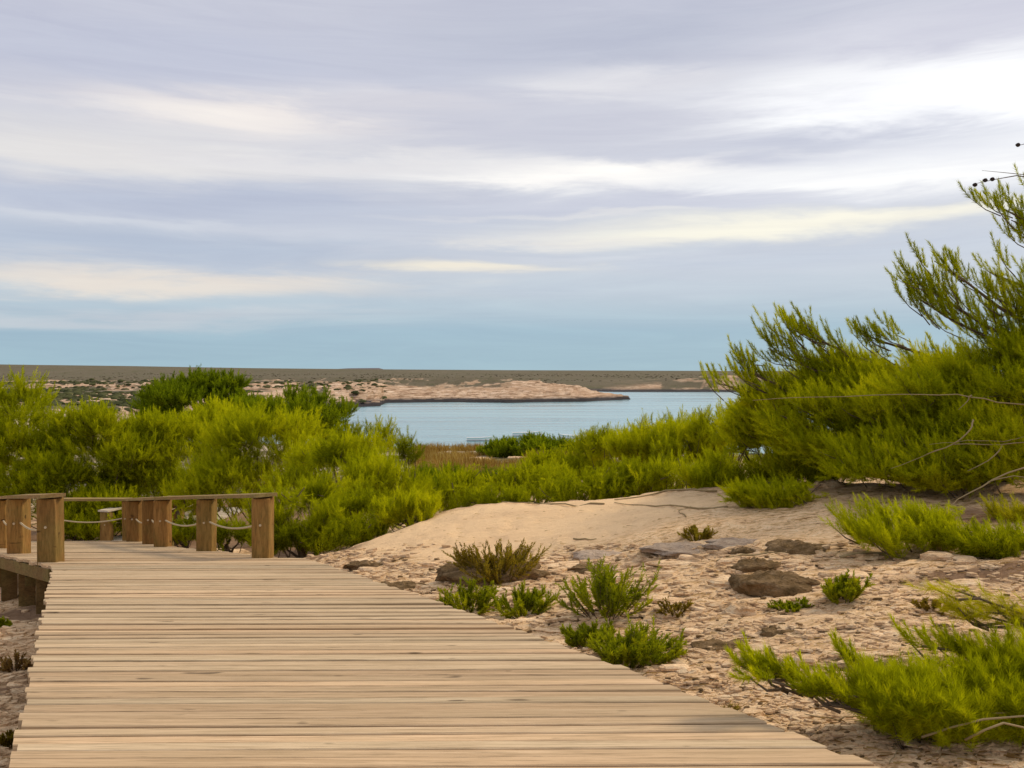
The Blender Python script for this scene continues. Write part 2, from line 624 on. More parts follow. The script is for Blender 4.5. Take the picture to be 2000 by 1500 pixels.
def mat_simple(name, c, rough=.9, var=.25, sc=8.0, bumpd=.01):
    m, t, out = new_mat(name)
    tcn = t.node('ShaderNodeTexCoord')
    n = t.noise(tcn.outputs['Object'], sc, 5, .6)
    col = t.mix(n, [v * (1 - var) for v in c], [v * (1 + var) for v in c])
    principled(t, out, col, rough, .2, bump(t, n, .6, bumpd))
    return m


M_ROPE = mat_simple('rope_fibre', (.52, .42, .27), .95, .2, 60, .003)
M_TRUNK = mat_simple('pine_bark', (.13, .09, .055), .95, .45, 18, .02)
M_TWIG = mat_simple('dead_wood', (.32, .235, .12), .9, .25, 25, .005)
M_CONE = mat_simple('cone_scales', (.035, .022, .018), .8, .3, 60, .005)


def mat_leaf(name, stops, trans=.5):
    m, t, out = new_mat(name)
    a = t.attr('tone')
    geo = t.node('ShaderNodeNewGeometry')
    n = t.noise(geo.outputs['Position'], 1.1, 3, .6)
    f = t.m('ADD', a, t.m('MULTIPLY', t.m('SUBTRACT', n, .5), .55), clamp=True)
    col = t.ramp(f, stops)
    b = t.node('ShaderNodeBsdfPrincipled')
    t.l.new(col, b.inputs['Base Color'])
    b.inputs['Roughness'].default_value = .75
    b.inputs['Specular IOR Level'].default_value = .05
    tr = t.node('ShaderNodeBsdfTranslucent')
    t.l.new(t.mix(1.0, col, (1.2, 1.2, .4), 'MULTIPLY'), tr.inputs[0])
    mxs = t.node('ShaderNodeMixShader'); mxs.inputs[0].default_value = trans
    t.l.new(b.outputs[0], mxs.inputs[1]); t.l.new(tr.outputs[0], mxs.inputs[2])
    t.l.new(mxs.outputs[0], out.inputs[0])
    return m


M_PINE = mat_leaf('pine_needles', [(0, (.15, .17, .003)), (.35, (.30, .325, .004)), (.65, (.46, .475, .006)), (1, (.60, .575, .010))])
M_PINE_DK = mat_leaf('dark_pine_needles', [(0, (.10, .14, .005)), (.5, (.21, .27, .007)), (1, (.34, .38, .010))])
M_PINE_YL = mat_leaf('yellow_pine_needles', [(0, (.22, .21, .008)), (.4, (.38, .36, .010)), (1, (.56, .50, .02))])
M_HERB = mat_leaf('herb_leaves', [(0, (.12, .14, .006)), (.45, (.25, .28, .009)), (1, (.44, .42, .015))])
M_HERB_DRY = mat_leaf('dry_herb_leaves', [(0, (.14, .09, .015)), (.45, (.26, .19, .022)), (1, (.38, .31, .035))])
M_GRASS_DRY = mat_leaf('dry_grass', [(0, (.17, .09, .03)), (.5, (.34, .21, .08)), (1, (.50, .38, .19))])


def mat_ground():
    m, t, out = new_mat('stony_sand')
    geo = t.node('ShaderNodeNewGeometry')
    p = geo.outputs['Position']
    sand = t.attr('sand'); soil = t.attr('soil'); far = t.attr('far')
    a1 = t.noise(t.mapping(p, (1.2, 3.2, 3.2)), 1.0, 6, .62, .4)
    a2 = t.noise(t.mapping(p, (7, 22, 22)), 1.0, 6, .68, .5)
    a3 = t.noise(t.mapping(p, (30, 70, 70)), 1.0, 4, .65)
    a4 = t.noise(t.mapping(p, (.5, .9, .9)), 1.0, 3, .5)
    rock = t.ramp(a2, [(.34, (.16, .075, .025)), (.42, (.54, .33, .14)), (.50, (.84, .56, .31)), (.68, (.92, .70, .44))])
    rock = t.mix(t.rng(a1, .45, .65, 0, .35), rock, (.70, .47, .29))
    rock = t.mix(t.rng(a4, .5, .72, 0, .3), rock, (.68, .52, .33))
    rock = t.mix(t.rng(a3, .55, .66, 0, .7), rock, (.24, .14, .06))
    sandc = t.mix(a3, (.82, .545, .30), (.94, .68, .40))
    sandc = t.mix(t.rng(a1, .45, .7, 0, .4), sandc, (.66, .43, .245))
    sandc = t.mix(t.rng(a2, .60, .68, 0, .55), sandc, (.45, .28, .14))
    c = t.mix(sand, rock, sandc)
    soilc = t.mix(a2, (.14, .075, .04), (.30, .18, .105))
    soilc = t.mix(t.rng(a3, .6, .7, 0, .7), soilc, (.42, .30, .19))
    c = t.mix(t.rng(soil, .15, .7, 0, .92), c, soilc)
    scrub = t.mix(t.rng(a4, .3, .7), (.10, .085, .035), (.20, .16, .07))
    pale = t.mix(a2, (.40, .31, .20), (.66, .56, .42))
    s2 = t.noise(t.mapping(p, (.14, .35, .35)), 1.0, 5, .65)
    scrub = t.mix(t.rng(s2, .50, .56), scrub, pale)
    c = t.mix(far, c, scrub)
    hgt = t.m('ADD', t.m('MULTIPLY', a2, 1.0), t.m('MULTIPLY', a3, .45))
    nrm = bump(t, hgt, 1.0, .035)
    principled(t, out, c, .95, .1, nrm)
    return m


M_GROUND = mat_ground()


def mat_far():
    m, t, out = new_mat('coastal_land')
    geo = t.node('ShaderNodeNewGeometry')
    p = geo.outputs['Position']
    spz = t.node('ShaderNodeSeparateXYZ'); t.l.new(p, spz.inputs[0])
    z = spz.outputs[2]
    rk = t.attr('rock')
    n1 = t.noise(t.mapping(p, (.05, .05, .5)), 1.0, 6, .7, .6)
    n2 = t.noise(t.mapping(p, (.22, .16, 2.2)), 1.0, 6, .75, .5)
    n3 = t.noise(t.mapping(p, (.012, .008, .1)), 1.0, 5, .6)
    n4 = t.noise(t.mapping(p, (.09, .03, .1)), 1.0, 5, .7)
    rock = t.ramp(n2, [(.34, (.12, .06, .028)), (.43, (.32, .20, .12)), (.53, (.62, .44, .30)), (.66, (.80, .64, .49))])
    rock = t.mix(t.rng(n1, .45, .6, 0, .6), rock, (.50, .32, .20))
    heath = t.mix(n3, (.115, .098, .060), (.175, .145, .098))
    heath = t.mix(t.rng(n4, .50, .62, 0, .55), heath, (.095, .098, .045))
    c = t.mix(rk, heath, rock)
    wet = t.rng(t.m('ADD', z, t.m('MULTIPLY', n2, 1.2)), SEA + 1.5, SEA + 2.3, 1, 0)
    c = t.mix(wet, c, (.055, .05, .052))
    nrm = bump(t, t.m('ADD', n1, n2), .8, 1.2)
    principled(t, out, c, .95, .1, nrm)
    return m


M_FAR = mat_far()


def mat_water():
    m, t, out = new_mat('bay_water')
    geo = t.node('ShaderNodeNewGeometry')
    p = geo.outputs['Position']
    n = t.noise(t.mapping(p, (.5, 1.6, 1)), 1.0, 5, .6, .3)
    n2 = t.noise(t.mapping(p, (.015, .11, 1)), 1.0, 5, .65)
    col = t.mix(t.rng(n2, .35, .65), (.20, .37, .43), (.28, .45, .50))
    b = principled(t, out, col, t.rng(n2, .35, .65, .10, .26), .5, bump(t, n, .5, .16))
    b.inputs['IOR'].default_value = 1.33
    return m


M_WATER = mat_water()


def mat_stone(name, a, b_, c):
    m, t, out = new_mat(name)
    geo = t.node('ShaderNodeNewGeometry')
    oi = t.node('ShaderNodeObjectInfo')
    p = geo.outputs['Position']
    n = t.noise(t.mapping(p, (6, 12, 14)), 1.0, 6, .68, .4)
    n2 = t.noise(t.mapping(p, (28, 50, 50)), 1.0, 4, .65)
    col = t.ramp(n, [(.3, a), (.5, b_), (.7, c)])
    col = t.mix(t.rng(n2, .56, .7, 0, .6), col, [v * .6 for v in a])
    tone = t.rng(oi.outputs['Random'], 0, 1, .82, 1.15)
    col = t.mix(1.0, col, t.xyz(tone, tone, tone), 'MULTIPLY')
    principled(t, out, col, .95, .1, bump(t, t.m('ADD', n, n2), .9, .03))
    return m


M_STONE = mat_stone('pale_limestone', (.40, .235, .115), (.82, .56, .325), (.92, .72, .47))
M_ROCK_DK = mat_stone('dark_rock', (.085, .052, .020), (.19, .12, .055), (.36, .24, .13))
M_ROCK_GR = mat_stone('grey_rock', (.28, .20, .14), (.45, .34, .25), (.58, .46, .35))


# ------------------------------------------------------------------ ground sheets
def polar_sheet(name, mat, az0, az1, na, r0, r1, nr, hf, attrf):
    a = np.linspace(az0, az1, na)
    # finer columns inside the view
    r = np.geomspace(r0, r1, nr)
    A, R = np.meshgrid(a, r)
    X = R * np.sin(A); Y = R * np.cos(A)
    Z = hf(X, Y)
    V = np.stack([X, Y, Z], -1).reshape(-1, 3)
    i = np.arange(nr - 1)[:, None] * na + np.arange(na - 1)[None, :]
    Q = np.stack([i, i + 1, i + na + 1, i + na], -1).reshape(-1, 4)
    return mesh_np(name, V, Q, mat, smooth=True, nper=4, attrs=attrf(X, Y, Z))


def g_attr(X, Y, Z):
    r = np.hypot(X, Y)
    return {'sand': zone_sand(X, Y).ravel(), 'soil': zone_soil(X, Y).ravel(), 'far': sstep(r, 36, 46).ravel()}


ground = polar_sheet('ground', M_GROUND, -1.3, 1.3, 620, 1.0, 140, 480, ground_z, g_attr)
tag(ground, kind='structure')


def f_attr(X, Y, Z):
    r = np.hypot(X, Y)
    pc = 1000 + F * X / np.maximum(Y, 1)
    n = fbm(X * .03, Y * .02, 4); n2 = fbm(X * .11 + 5, Y * .035, 4)
    asl = Z - SEA
    head = (pc > 640) * (1 - sstep(r + (n - .5) * 60, 345, 372)) * (pc < 1260) * (r > 255)
    mid = (pc > 1000) * (pc < 1290) * (1 - sstep(r + (n - .5) * 90, 476, 515))
    right = np.exp(-((pc - 1400) / 110) ** 2) * sstep(n2, .50, .56) * (r < 720)
    left = (pc <= 690) * (r < 430) * sstep(n2, .40, .50)
    tw = (r > 330) * (r < 620) * sstep(n2, .60, .64) * (pc < 1000)
    rk = np.clip(np.maximum.reduce([head * 1.0, mid * 1.0, right * .9, left * 1.0, tw * .8]), 0, 1)
    return {'rock': rk.ravel()}


far = polar_sheet('far_coast', M_FAR, -.95, .95, 760, 128, 3600, 300, lambda x, y: SEA + far_asl(x, y) - .03 * (np.hypot(x, y) < 141), f_attr)
tag(far, kind='structure')

# distant rise on the horizon, distance haze mixed into its grey colour
a = np.linspace(-.30, -.05, 60)
top = np.array([SEA + 10 + 4.5 * 3800 / F + 0 * k for k in a])
V = []; Fq = []
for i, k in enumerate(a):
    pc = 1000 + F * math.tan(k)
    hgt = np.interp(pc, [560, 640, 680, 740, 752, 760], [-3, 6.0, 8.6, 9.2, 6.0, -3]) * 3700 / F
    for j, (rr, hh) in enumerate(((3610, -30), (3700, hgt), (4300, hgt * .8), (4400, -30))):
        V.append((rr * math.sin(k), rr * math.cos(k), EYE + hh))
for i in range(59):
    for j in range(3):
        Fq.append((i * 4 + j, i * 4 + j + 1, (i + 1) * 4 + j + 1, (i + 1) * 4 + j))
hill = mesh_np('distant_hill', V, Fq, mat_simple('hazed_heath', (.15, .14, .15), .95, .15, .01, .5), nper=4, smooth=True)
tag(hill, kind='structure')

sea = MB(); sea.add([(-3000, 70, SEA), (3000, 70, SEA), (3000, 3500, SEA), (-3000, 3500, SEA)], [(0, 1, 2, 3)])
tag(sea.build('sea', M_WATER), kind='structure')


# ------------------------------------------------------------------ boardwalk
bw = empty('boardwalk')
y = 1.35
tilt = 0.012
while y < 17.7:
    w = random.choice([.090, .094, .098, .088, .102, .118])
    gap = random.choice([.006, .009, .012, .016, .022])
    h = EYE - float(deck_h(y + w / 2)) + random.uniform(-.005, .005)
    h2 = EYE - float(deck_h(y + w)) ; h1 = EYE - float(deck_h(y))
    ang = tilt + random.uniform(-.0025, .0025)
    sag = random.uniform(-.004, .004)
    jl = random.gauss(0, .014); jr = random.gauss(0, .010)
    V = []
    mb = MB()
    yc = y + w / 2
    xl = float(deck_xl(yc)) + jl; xr = float(deck_xr(yc)) + jr
    ns = 6
    slope = (h2 - h1) / w
    dh = random.uniform(-.007, .007)
    tw_ = random.uniform(-.010, .010)
    b = .005
    for s in range(ns + 1):
        x = xl + (xr - xl) * s / ns
        yo = (x + 1.0) * ang + random.uniform(-.002, .002)
        zz = EYE - float(deck_h(yc)) + dh + tw_ * (s / ns - .5) + sag * math.sin(math.pi * s / ns)
        prof = [(-w / 2, -.035), (-w / 2, -b), (-w / 2 + b, 0), (w / 2 - b, 0), (w / 2, -b), (w / 2, -.035)]
        for (py_, pz_) in prof:
            # ends follow the skewed side of the walk
            sk = 0.0
            if s == ns:
                sk = float(deck_xr(yc + py_)) - float(deck_xr(yc))
            if s == 0:
                sk = float(deck_xl(yc + py_)) - float(deck_xl(yc))
            V.append((x + sk - (xl + xr) / 2, yc + yo + py_ - yc, zz + pz_ + slope * py_ - (EYE - float(deck_h(yc)))))
    Fc = []
    for s in range(ns):
        for k in range(6):
            j = (k + 1) % 6
            Fc.append((s * 6 + k, s * 6 + j, (s + 1) * 6 + j, (s + 1) * 6 + k)[::-1])
    Fc.append(tuple(range(6))); Fc.append(tuple(ns * 6 + k for k in range(5, -1, -1)))
    mb.add(V, Fc)
    o = mb.build('plank', M_PLANK, bw)
    o.location = ((xl + xr) / 2, yc, EYE - float(deck_h(yc)))
    y += w + gap
# joists along the sides and middle
for k, fr in enumerate((0.05, .5, .965)):
    for (ya, yb) in ((1.3, 5.0), (5.0, 8.0), (8.0, 10.6), (10.6, 11.7), (11.8, 14.7), (14.7, 17.7)):
        j = MB()
        pts = []
        for yy in (ya, yb - .01):
            xx = float(deck_xl(yy)) * (1 - fr) + float(deck_xr(yy)) * fr
            pts.append((xx, yy, EYE - float(deck_h(yy)) - .10))
        j.beam(pts[0], pts[1], .06, .115)
        j.build('joist', M_BEAM, bw)
# edge board on the left where the walk stands clear of the ground, with supports
fb = MB()
for (ya, yb) in ((10.62, 12.58), (12.6, 14.68), (14.7, 17.6)):
    fb = MB()
    fb.beam((float(deck_xl(ya)) - .035, ya, EYE - float(deck_h(ya)) - .12), (float(deck_xl(yb)) - .035, yb, EYE - float(deck_h(yb)) - .12), .04, .15)
    fb.build('edge_board', M_BEAM, bw)
for yy in (10.4, 11.25, 11.95, 12.9, 14.2, 15.8):
    x = float(deck_xl(yy)) + .12
    zt = EYE - float(deck_h(yy)) - .16
    zb = float(ground_z(x - .1, yy)) - .35
    s = MB(); s.box((x, yy, (zt + zb) / 2), (.2, .2, zt - zb), .5)
    s.build('support_post', M_BEAM, bw)
for yy in (11.6, 13.4):
    x = float(deck_xl(yy)); zt = EYE - float(deck_h(yy)) - .30
    s = MB(); s.beam((x - .02, yy, zt), (x + 1.6, yy + .9, zt - .02), .07, .12)
    s.build('cross_beam', M_BEAM, bw)
rebase(bw, (-2, 8, -.7))
tag(bw, 'long weathered plank boardwalk sloping away from the viewer, turning left at the railings', 'boardwalk')

PH = .79
PW = .235


def railing(name, posts, label, wpost=PW, mat_r=None, ropes=True, ang=.0, rail_skip=(), ph=PH, over=.05):
    root = empty(name)
    tops = []
    for (x, y, zb) in posts:
        p = MB()
        p.box((0, 0, ph / 2 - .1), (wpost, wpost, ph + .2), 0, .012, .004)
        o = p.build('post', M_POST, root)
        o.location = (x, y, zb); o.rotation_euler = (random.uniform(-.012, .012), random.uniform(-.012, .012), ang)
        # bolt head on the face towards the walk
        bt = MB(); bt.tube([(0, -wpost / 2 - .012, ph * .56), (0, -wpost / 2 + .01, ph * .56)], .017, 8)
        bo = bt.build('bolt', M_ROPE, o)
        tops.append(Vector((x, y, zb + ph)))
    for i in range(len(tops) - 1):
        if i in rail_skip:
            continue
        a_, b_ = tops[i], tops[i + 1]
        d = (b_ - a_).normalized()
        r = MB(); 
        ea = -(wpost * .62) if i == 0 else 0.003
        eb = wpost * .62 if i == len(tops) - 2 else -.003
        r.beam(a_ + d * ea + Vector((0, 0, .026)), b_ + d * eb + Vector((0, 0, .026)), wpost + over, .045)
        r.build('handrail', mat_r or M_RAIL, root)
        if ropes:
            q = MB(); pts = []
            a2 = a_ + Vector((0, 0, -.33)); b2 = b_ + Vector((0, 0, -.33))
            for s in range(13):
                f = s / 12
                pt = a2.lerp(b2, f); pt.z -= .10 * 4 * f * (1 - f)
                pts.append(pt)
            q.tube(pts, .014, 6)
            q.build('rope', M_ROPE, root, True)
    b0 = posts[0]
    rebase(root, b0)
    return tag(root, label, 'railing', 'wooden rope railings of the boardwalk')


def dk(y, x):
    return (x, y, EYE - float(deck_h(y)))


R = railing('rope_railing', [dk(11.75, -3.27), dk(13.55, -4.62), dk(15.2, -5.92), dk(16.3, -6.57), dk(17.5, -7.37)],
            'right-hand post and rope railing ending at the post nearest the green shrubs', ang=.0)
Lr = railing('rope_railing', [dk(11.15, -5.74), dk(12.9, -7.10), dk(14.7, -8.36), dk(16.7, -9.7)],
             'left-hand railing whose thick square corner post stands at the left deck edge')
Br = railing('rope_railing', [(-9.15, 17.72, EYE - 3.32), (-7.62, 17.72, EYE - 3.32)],
             'thin low railing crossing the far end of the boardwalk between the two side railings', wpost=.13)

# lower boardwalk beyond the end, with steps down to it
lb = empty('lower_boardwalk')
LZ = EYE - 4.5
y = 20.6
while y < 30:
    c = MB(); xc = -10.1 + (y - 24) * .08
    c.box((0, 0, -.02), (1.7, .135, .04), random.uniform(-.004, .004))
    o = c.build('plank', M_PALE, lb); o.location = (xc, y, LZ + random.uniform(-.004, .004))
    y += .148
for k in range(6):
    c = MB(); c.box((0, 0, -.03), (1.8, .36, .05))
    o = c.build('step', M_PALE, lb); o.location = (-8.9 - .08 * k, 18.15 + .40 * k, EYE - 3.33 - .19 * (k + .7))
for sx_ in (-1, 1):
    c = MB(); c.beam((-8.9 + sx_ * 1.0, 17.95, EYE - 3.55), (-9.3 + sx_ * 1.0, 20.5, LZ - .12), .06, .16)
    c.build('stringer', M_BEAM, lb)
    for yy in (21.5, 24.5, 28):
        c = MB(); c.box((-10.1 + sx_ * .75, yy, LZ - .35), (.16, .16, .6)); c.build('support_post', M_BEAM, lb)
rebase(lb, (-9.6, 24, LZ))
tag(lb, 'pale lower boardwalk glimpsed beyond the far railing', 'boardwalk')
railing('rope_railing', [(-10.85, 24, LZ), (-10.05, 27, LZ), (-9.95, 28.4, LZ)],
        'low pale-topped railing of the lower boardwalk seen under the far handrail', mat_r=M_PALE, wpost=.26)


# ------------------------------------------------------------------ stones
def stone_mesh(name, mat, sx, sy, sz_, seed, n=9):
    r = random.Random(seed)
    V = []; Fc = []
    ang = sorted([2 * math.pi * (i + r.uniform(-.3, .3)) / n for i in range(n)])
    rad = [r.uniform(.78, 1.12) for _ in range(n)]
    for (k, z, s) in ((0, -.6, 1.0), (1, .25, 1.04), (2, .85, .84), (3, 1.0, .45)):
        for i in range(n):
            jr = r.uniform(.93, 1.07)
            V.append((math.cos(ang[i]) * rad[i] * s * sx * jr, math.sin(ang[i]) * rad[i] * s * sy * jr, z * sz_ * r.uniform(.85, 1.1)))
    for k in range(3):
        for i in range(n):
            j = (i + 1) % n
            Fc.append((k * n + i, k * n + j, k * n + n + j, k * n + n + i))
    Fc.append(tuple(3 * n + i for i in range(n)))
    me = bpy.data.meshes.new(name)
    me.from_pydata(V, [], Fc)
    me.materials.append(mat)
    return me


protos = [stone_mesh('stone', M_STONE, 1, random.uniform(.45, .8), random.uniform(.13, .26), 100 + i, random.choice([7, 8, 9])) for i in range(9)]


def deck_clear(x, y, m=.0):
    return not (float(deck_xl(y)) - m < x < float(deck_xr(y)) + m and y < 18)


cnt = 0
tries = 0
while cnt < 290 and tries < 5000:
    tries += 1
    px = random.uniform(700, 2050); py = random.uniform(1075, 1500)
    if random.random() < .10:
        px = random.uniform(-30, 90); py = random.uniform(1150, 1500)
    x, y_, z = on_ground(px, py)
    size = random.uniform(9, 30) / F * y_ * (.75 + .5 * random.random())
    big = random.random() < .14
    if big:
        size *= 2.0
    if not deck_clear(x, y_, size * .9 + .03) or y_ > 12:
        continue
    if zone_sand(np.array([x]), np.array([y_]))[0] > .5 or zone_soil(np.array([x]), np.array([y_]))[0] > .75:
        continue
    o = bpy.data.objects.new('stone', random.choice(protos))
    COL.objects.link(o); o.parent = ground
    o.location = (x, y_, z - .006)
    o.rotation_euler = (random.uniform(-.09, .09), random.uniform(-.09, .09), random.choice([0, math.pi]) + random.gauss(0, .3))
    o.scale = (size, size * random.uniform(.7, 1.3), size * random.uniform(.7, 1.35) * (.45 if big else 1))
    cnt += 1

# small stones and chips, one joined part
def chips(N, lo, hi, pxr, pyr, name, mat, ymax=13, clear=.03, flat=.35):
    V = []; T = []
    px = rng.uniform(*pxr, N); py = rng.uniform(*pyr, N)
    ds = np.interp(py, [950, 1090, 1170, 1300, 1500], [14, 9.2, 7.2, 5.0, 3.6])
    # solve the ground depth for each pixel by a few fixed-point steps
    d = ds.copy()
    for _ in range(12):
        g = ground_z((px - 1000) / F * d, d)
        d = .5 * d + .5 * np.clip((EYE - g) * F / (py - HY), 1.5, 20)
    X = (px - 1000) / F * d; Y = d; Z = ground_z(X, Y)
    s = rng.uniform(lo, hi, N) ** 1.0 / F * d
    sand = zone_sand(X, Y); soil = zone_soil(X, Y)
    ok = ((X < deck_xl(Y) - clear) | (X > deck_xr(Y) + clear)) & (Y < ymax) & (rng.random(N) > sand * .93) & (rng.random(N) > soil * .7)
    X, Y, Z, s = X[ok], Y[ok], Z[ok], s[ok]
    n = len(X); k = 6
    a = (np.arange(k) / k * 2 * np.pi)[None] + rng.uniform(-.3, .3, (n, k))
    rad = rng.uniform(.7, 1.15, (n, k))
    yaw = rng.normal(0, .35, n)[:, None]
    asp = rng.uniform(.4, .8, n)[:, None]
    hx = np.cos(a) * rad * s[:, None]; hy = np.sin(a) * rad * s[:, None] * asp
    wx = hx * np.cos(yaw) - hy * np.sin(yaw); wy = hx * np.sin(yaw) + hy * np.cos(yaw)
    hh = s * rng.uniform(.25, .6, n) * flat * 1.6
    tx = rng.normal(0, .12, n)[:, None]
    b0 = np.stack([X[:, None] + wx, Y[:, None] + wy, (Z - .5 * hh)[:, None] + 0 * wx], -1)
    b1 = np.stack([X[:, None] + wx * .9, Y[:, None] + wy * .9, (Z + hh)[:, None] + wx * tx], -1)
    c = np.stack([X, Y, Z + hh * 1.15], -1)[:, None]
    VV = np.concatenate([b0, b1, c], 1)
    tri = []
    for i in range(k):
        j = (i + 1) % k
        tri += [(i, j, k + j), (i, k + j, k + i), (k + i, k + j, 2 * k)]
    T = (np.array(tri)[None] + (np.arange(n) * (2 * k + 1))[:, None, None]).reshape(-1, 3)
    o = mesh_np(name, VV.reshape(-1, 3), T, mat, ground)
    tag(o, kind='stuff')
    return o


chips(9000, 3, 13, (560, 2080), (1062, 1500), 'small_stones', M_STONE)
chips(9000, 1.5, 5, (560, 2080), (1062, 1500), 'stone_chips', M_STONE)
chips(1400, 3, 9, (760, 2080), (1070, 1500), 'dark_stone_chips', M_ROCK_DK)
chips(1500, 4, 18, (-60, 110), (1140, 1500), 'left_bank_stones', M_STONE)


def rock(px, py, wpx, hpx, mat, label, seed, name='rock', deep=.6, flat=1.0):
    x, y_, z = on_ground(px, py)
    s = wpx / 2 / F * y_
    hh = hpx / F * y_ * .95
    r = random.Random(seed)
    # lumpy mound: subdivided dome
    nu, nv = 40, 16
    hh *= .85
    V = []; Fc = []
    o1, o2 = r.uniform(0, 50), r.uniform(0, 50)
    for j in range(nv + 1):
        e = j / nv * math.pi / 2
        for i in range(nu):
            a_ = 2 * math.pi * i / nu
            cx, cy = math.cos(a_), math.sin(a_)
            k = .62 + .8 * float(fbm(np.array(cx * 1.5 + o1), np.array(cy * 1.5 + o2 + e * 1.1), 5, .6))
            rr = math.cos(e) ** .55 * k
            tq = float(fbm(np.array(cx * rr * 2.6 + o2), np.array(cy * rr * 2.6 + o1), 5, .62)) * 6
            tq = (math.floor(tq) + min(1, max(0, (tq % 1 - .3) / .4))) / 6
            zz = math.sin(e) ** .6 * (.25 + 1.45 * tq)
            V.append((cx * rr * s, cy * rr * s * deep, zz * hh * flat - .03))
    for j in range(nv):
        for i in range(nu):
            i2 = (i + 1) % nu
            Fc.append((j * nu + i, j * nu + i2, (j + 1) * nu + i2, (j + 1) * nu + i))
    me = bpy.data.meshes.new(name)
    me.from_pydata(V, [], Fc); me.materials.append(mat)
    me.polygons.foreach_set('use_smooth', [True] * len(me.polygons))
    o = bpy.data.objects.new(name, me); COL.objects.link(o)
    o.location = (x, y_, z - .16 * hh)
    return tag(o, label, 'rock')


rock(1510, 1143, 185, 36, M_ROCK_DK, 'large dark brown rounded rock left of the small round green tuft', 1)
rock(1478, 1112, 95, 24, M_ROCK_DK, 'dark knob of rock just behind the largest dark brown rock', 12)
rock(1555, 1073, 125, 25, M_ROCK_DK, 'low dark rock near the tips of the prostrate pine', 2)
rock(1455, 1076, 55, 14, M_ROCK_DK, 'small dark stone left of the low dark rock near the prostrate pine', 3)
rock(965, 1124, 215, 36, M_ROCK_DK, 'long humped brown rock behind the reddish spiky plant', 4)
rock(790, 1148, 110, 18, M_ROCK_DK, 'flat reddish brown stone touching the right deck edge', 5)
rock(715, 1104, 75, 15, M_ROCK_DK, 'small brown stone nearest the end post on the sand', 6)
rock(1160, 1110, 90, 12, M_ROCK_DK, 'thin brown stone behind the tallest green herb', 7)
rock(1195, 1083, 150, 14, M_ROCK_GR, 'grey flat rock slab at the front rim of the smooth sand', 8)
rock(1330, 1072, 150, 14, M_ROCK_GR, 'broad grey ledge below the tiny spiky tuft on the sand', 9)
rock(1440, 1060, 130, 14, M_ROCK_GR, 'grey ledge between the tiny tuft and the dark rocks', 10)
rock(1425, 1266, 145, 22, M_ROCK_DK, 'crumbly grey-brown lump on the stony ground right of the last herb', 11)
rock(1530, 1232, 85, 18, M_ROCK_DK, 'mossy brown lump farther back in the middle of the stony ground', 13)
rock(1545, 1192, 90, 14, M_ROCK_DK, 'low dark mossy patch of rock below the largest dark brown rock', 14)
rock(1845, 1226, 75, 16, M_ROCK_DK, 'dark flat stone under the yellow-green branch at the right', 15)
rock(1680, 1300, 110, 16, M_ROCK_DK, 'thin dark ledge behind the foreground pine', 16)
rock(1440, 1194, 75, 26, M_STONE, 'pale pyramid-shaped boulder in the stony ground', 17)
rock(1925, 1455, 60, 22, M_STONE, 'pale rounded stone below the roots of the foreground pine', 18)
rock(1480, 965, 110, 22, M_STONE, 'white rock showing behind the small shrub on the dune crest', 19)
rock(1620, 948, 60, 18, M_STONE, 'rounded pale stone on the crest right of the small shrub', 20)


# ------------------------------------------------------------------ needles and shoots
def nrm(v):
    return v / np.maximum(np.linalg.norm(v, axis=-1, keepdims=True), 1e-9)


def shoots_geo(B, D, L, nl, nw, m, tone, curve=.25, spread=(1.05, .35), start=.0):
    """B base points, D directions, L lengths (N); returns triangles (N*m*3,3) and tone per vertex"""
    N = len(B)
    D = nrm(D)
    up = np.zeros_like(D); up[:, 2] = 1
    t = start + (1 - start) * (np.arange(m) + .5) / m
    t = t[None, :, None]
    pos = B[:, None] + D[:, None] * (L[:, None, None] * t) + up[:, None] * (curve * L[:, None, None] * t * t)
    tan = nrm(D[:, None] + up[:, None] * (2 * curve * t))
    ref = np.where(np.abs(tan[..., 2:3]) < .9, np.array([0, 0, 1.0]), np.array([1.0, 0, 0]))
    s = nrm(np.cross(tan, ref)); u = np.cross(s, tan)
    ga = (np.arange(m) * 2.39996)[None, :] + rng.uniform(0, 6.28, (N, 1)) + rng.normal(0, .35, (N, m))
    th = (spread[0] + (spread[1] - spread[0]) * t[..., 0]) + rng.normal(0, .12, (N, m))
    rad = s * np.cos(ga)[..., None] + u * np.sin(ga)[..., None]
    nd = tan * np.cos(th)[..., None] + rad * np.sin(th)[..., None]
    ln = nl * rng.uniform(.75, 1.2, (N, m))[..., None]
    side = nrm(np.cross(nd, rng.normal(0, 1, (N, m, 3)))) * (nw / 2)
    A = pos - side; C = pos + side; E = pos + nd * ln
    V = np.stack([A, C, E], 2).reshape(-1, 3)
    tn = np.repeat(np.clip(tone[:, None] + rng.normal(0, .07, (N, m)), 0, 1).ravel(), 3)
    return V, tn


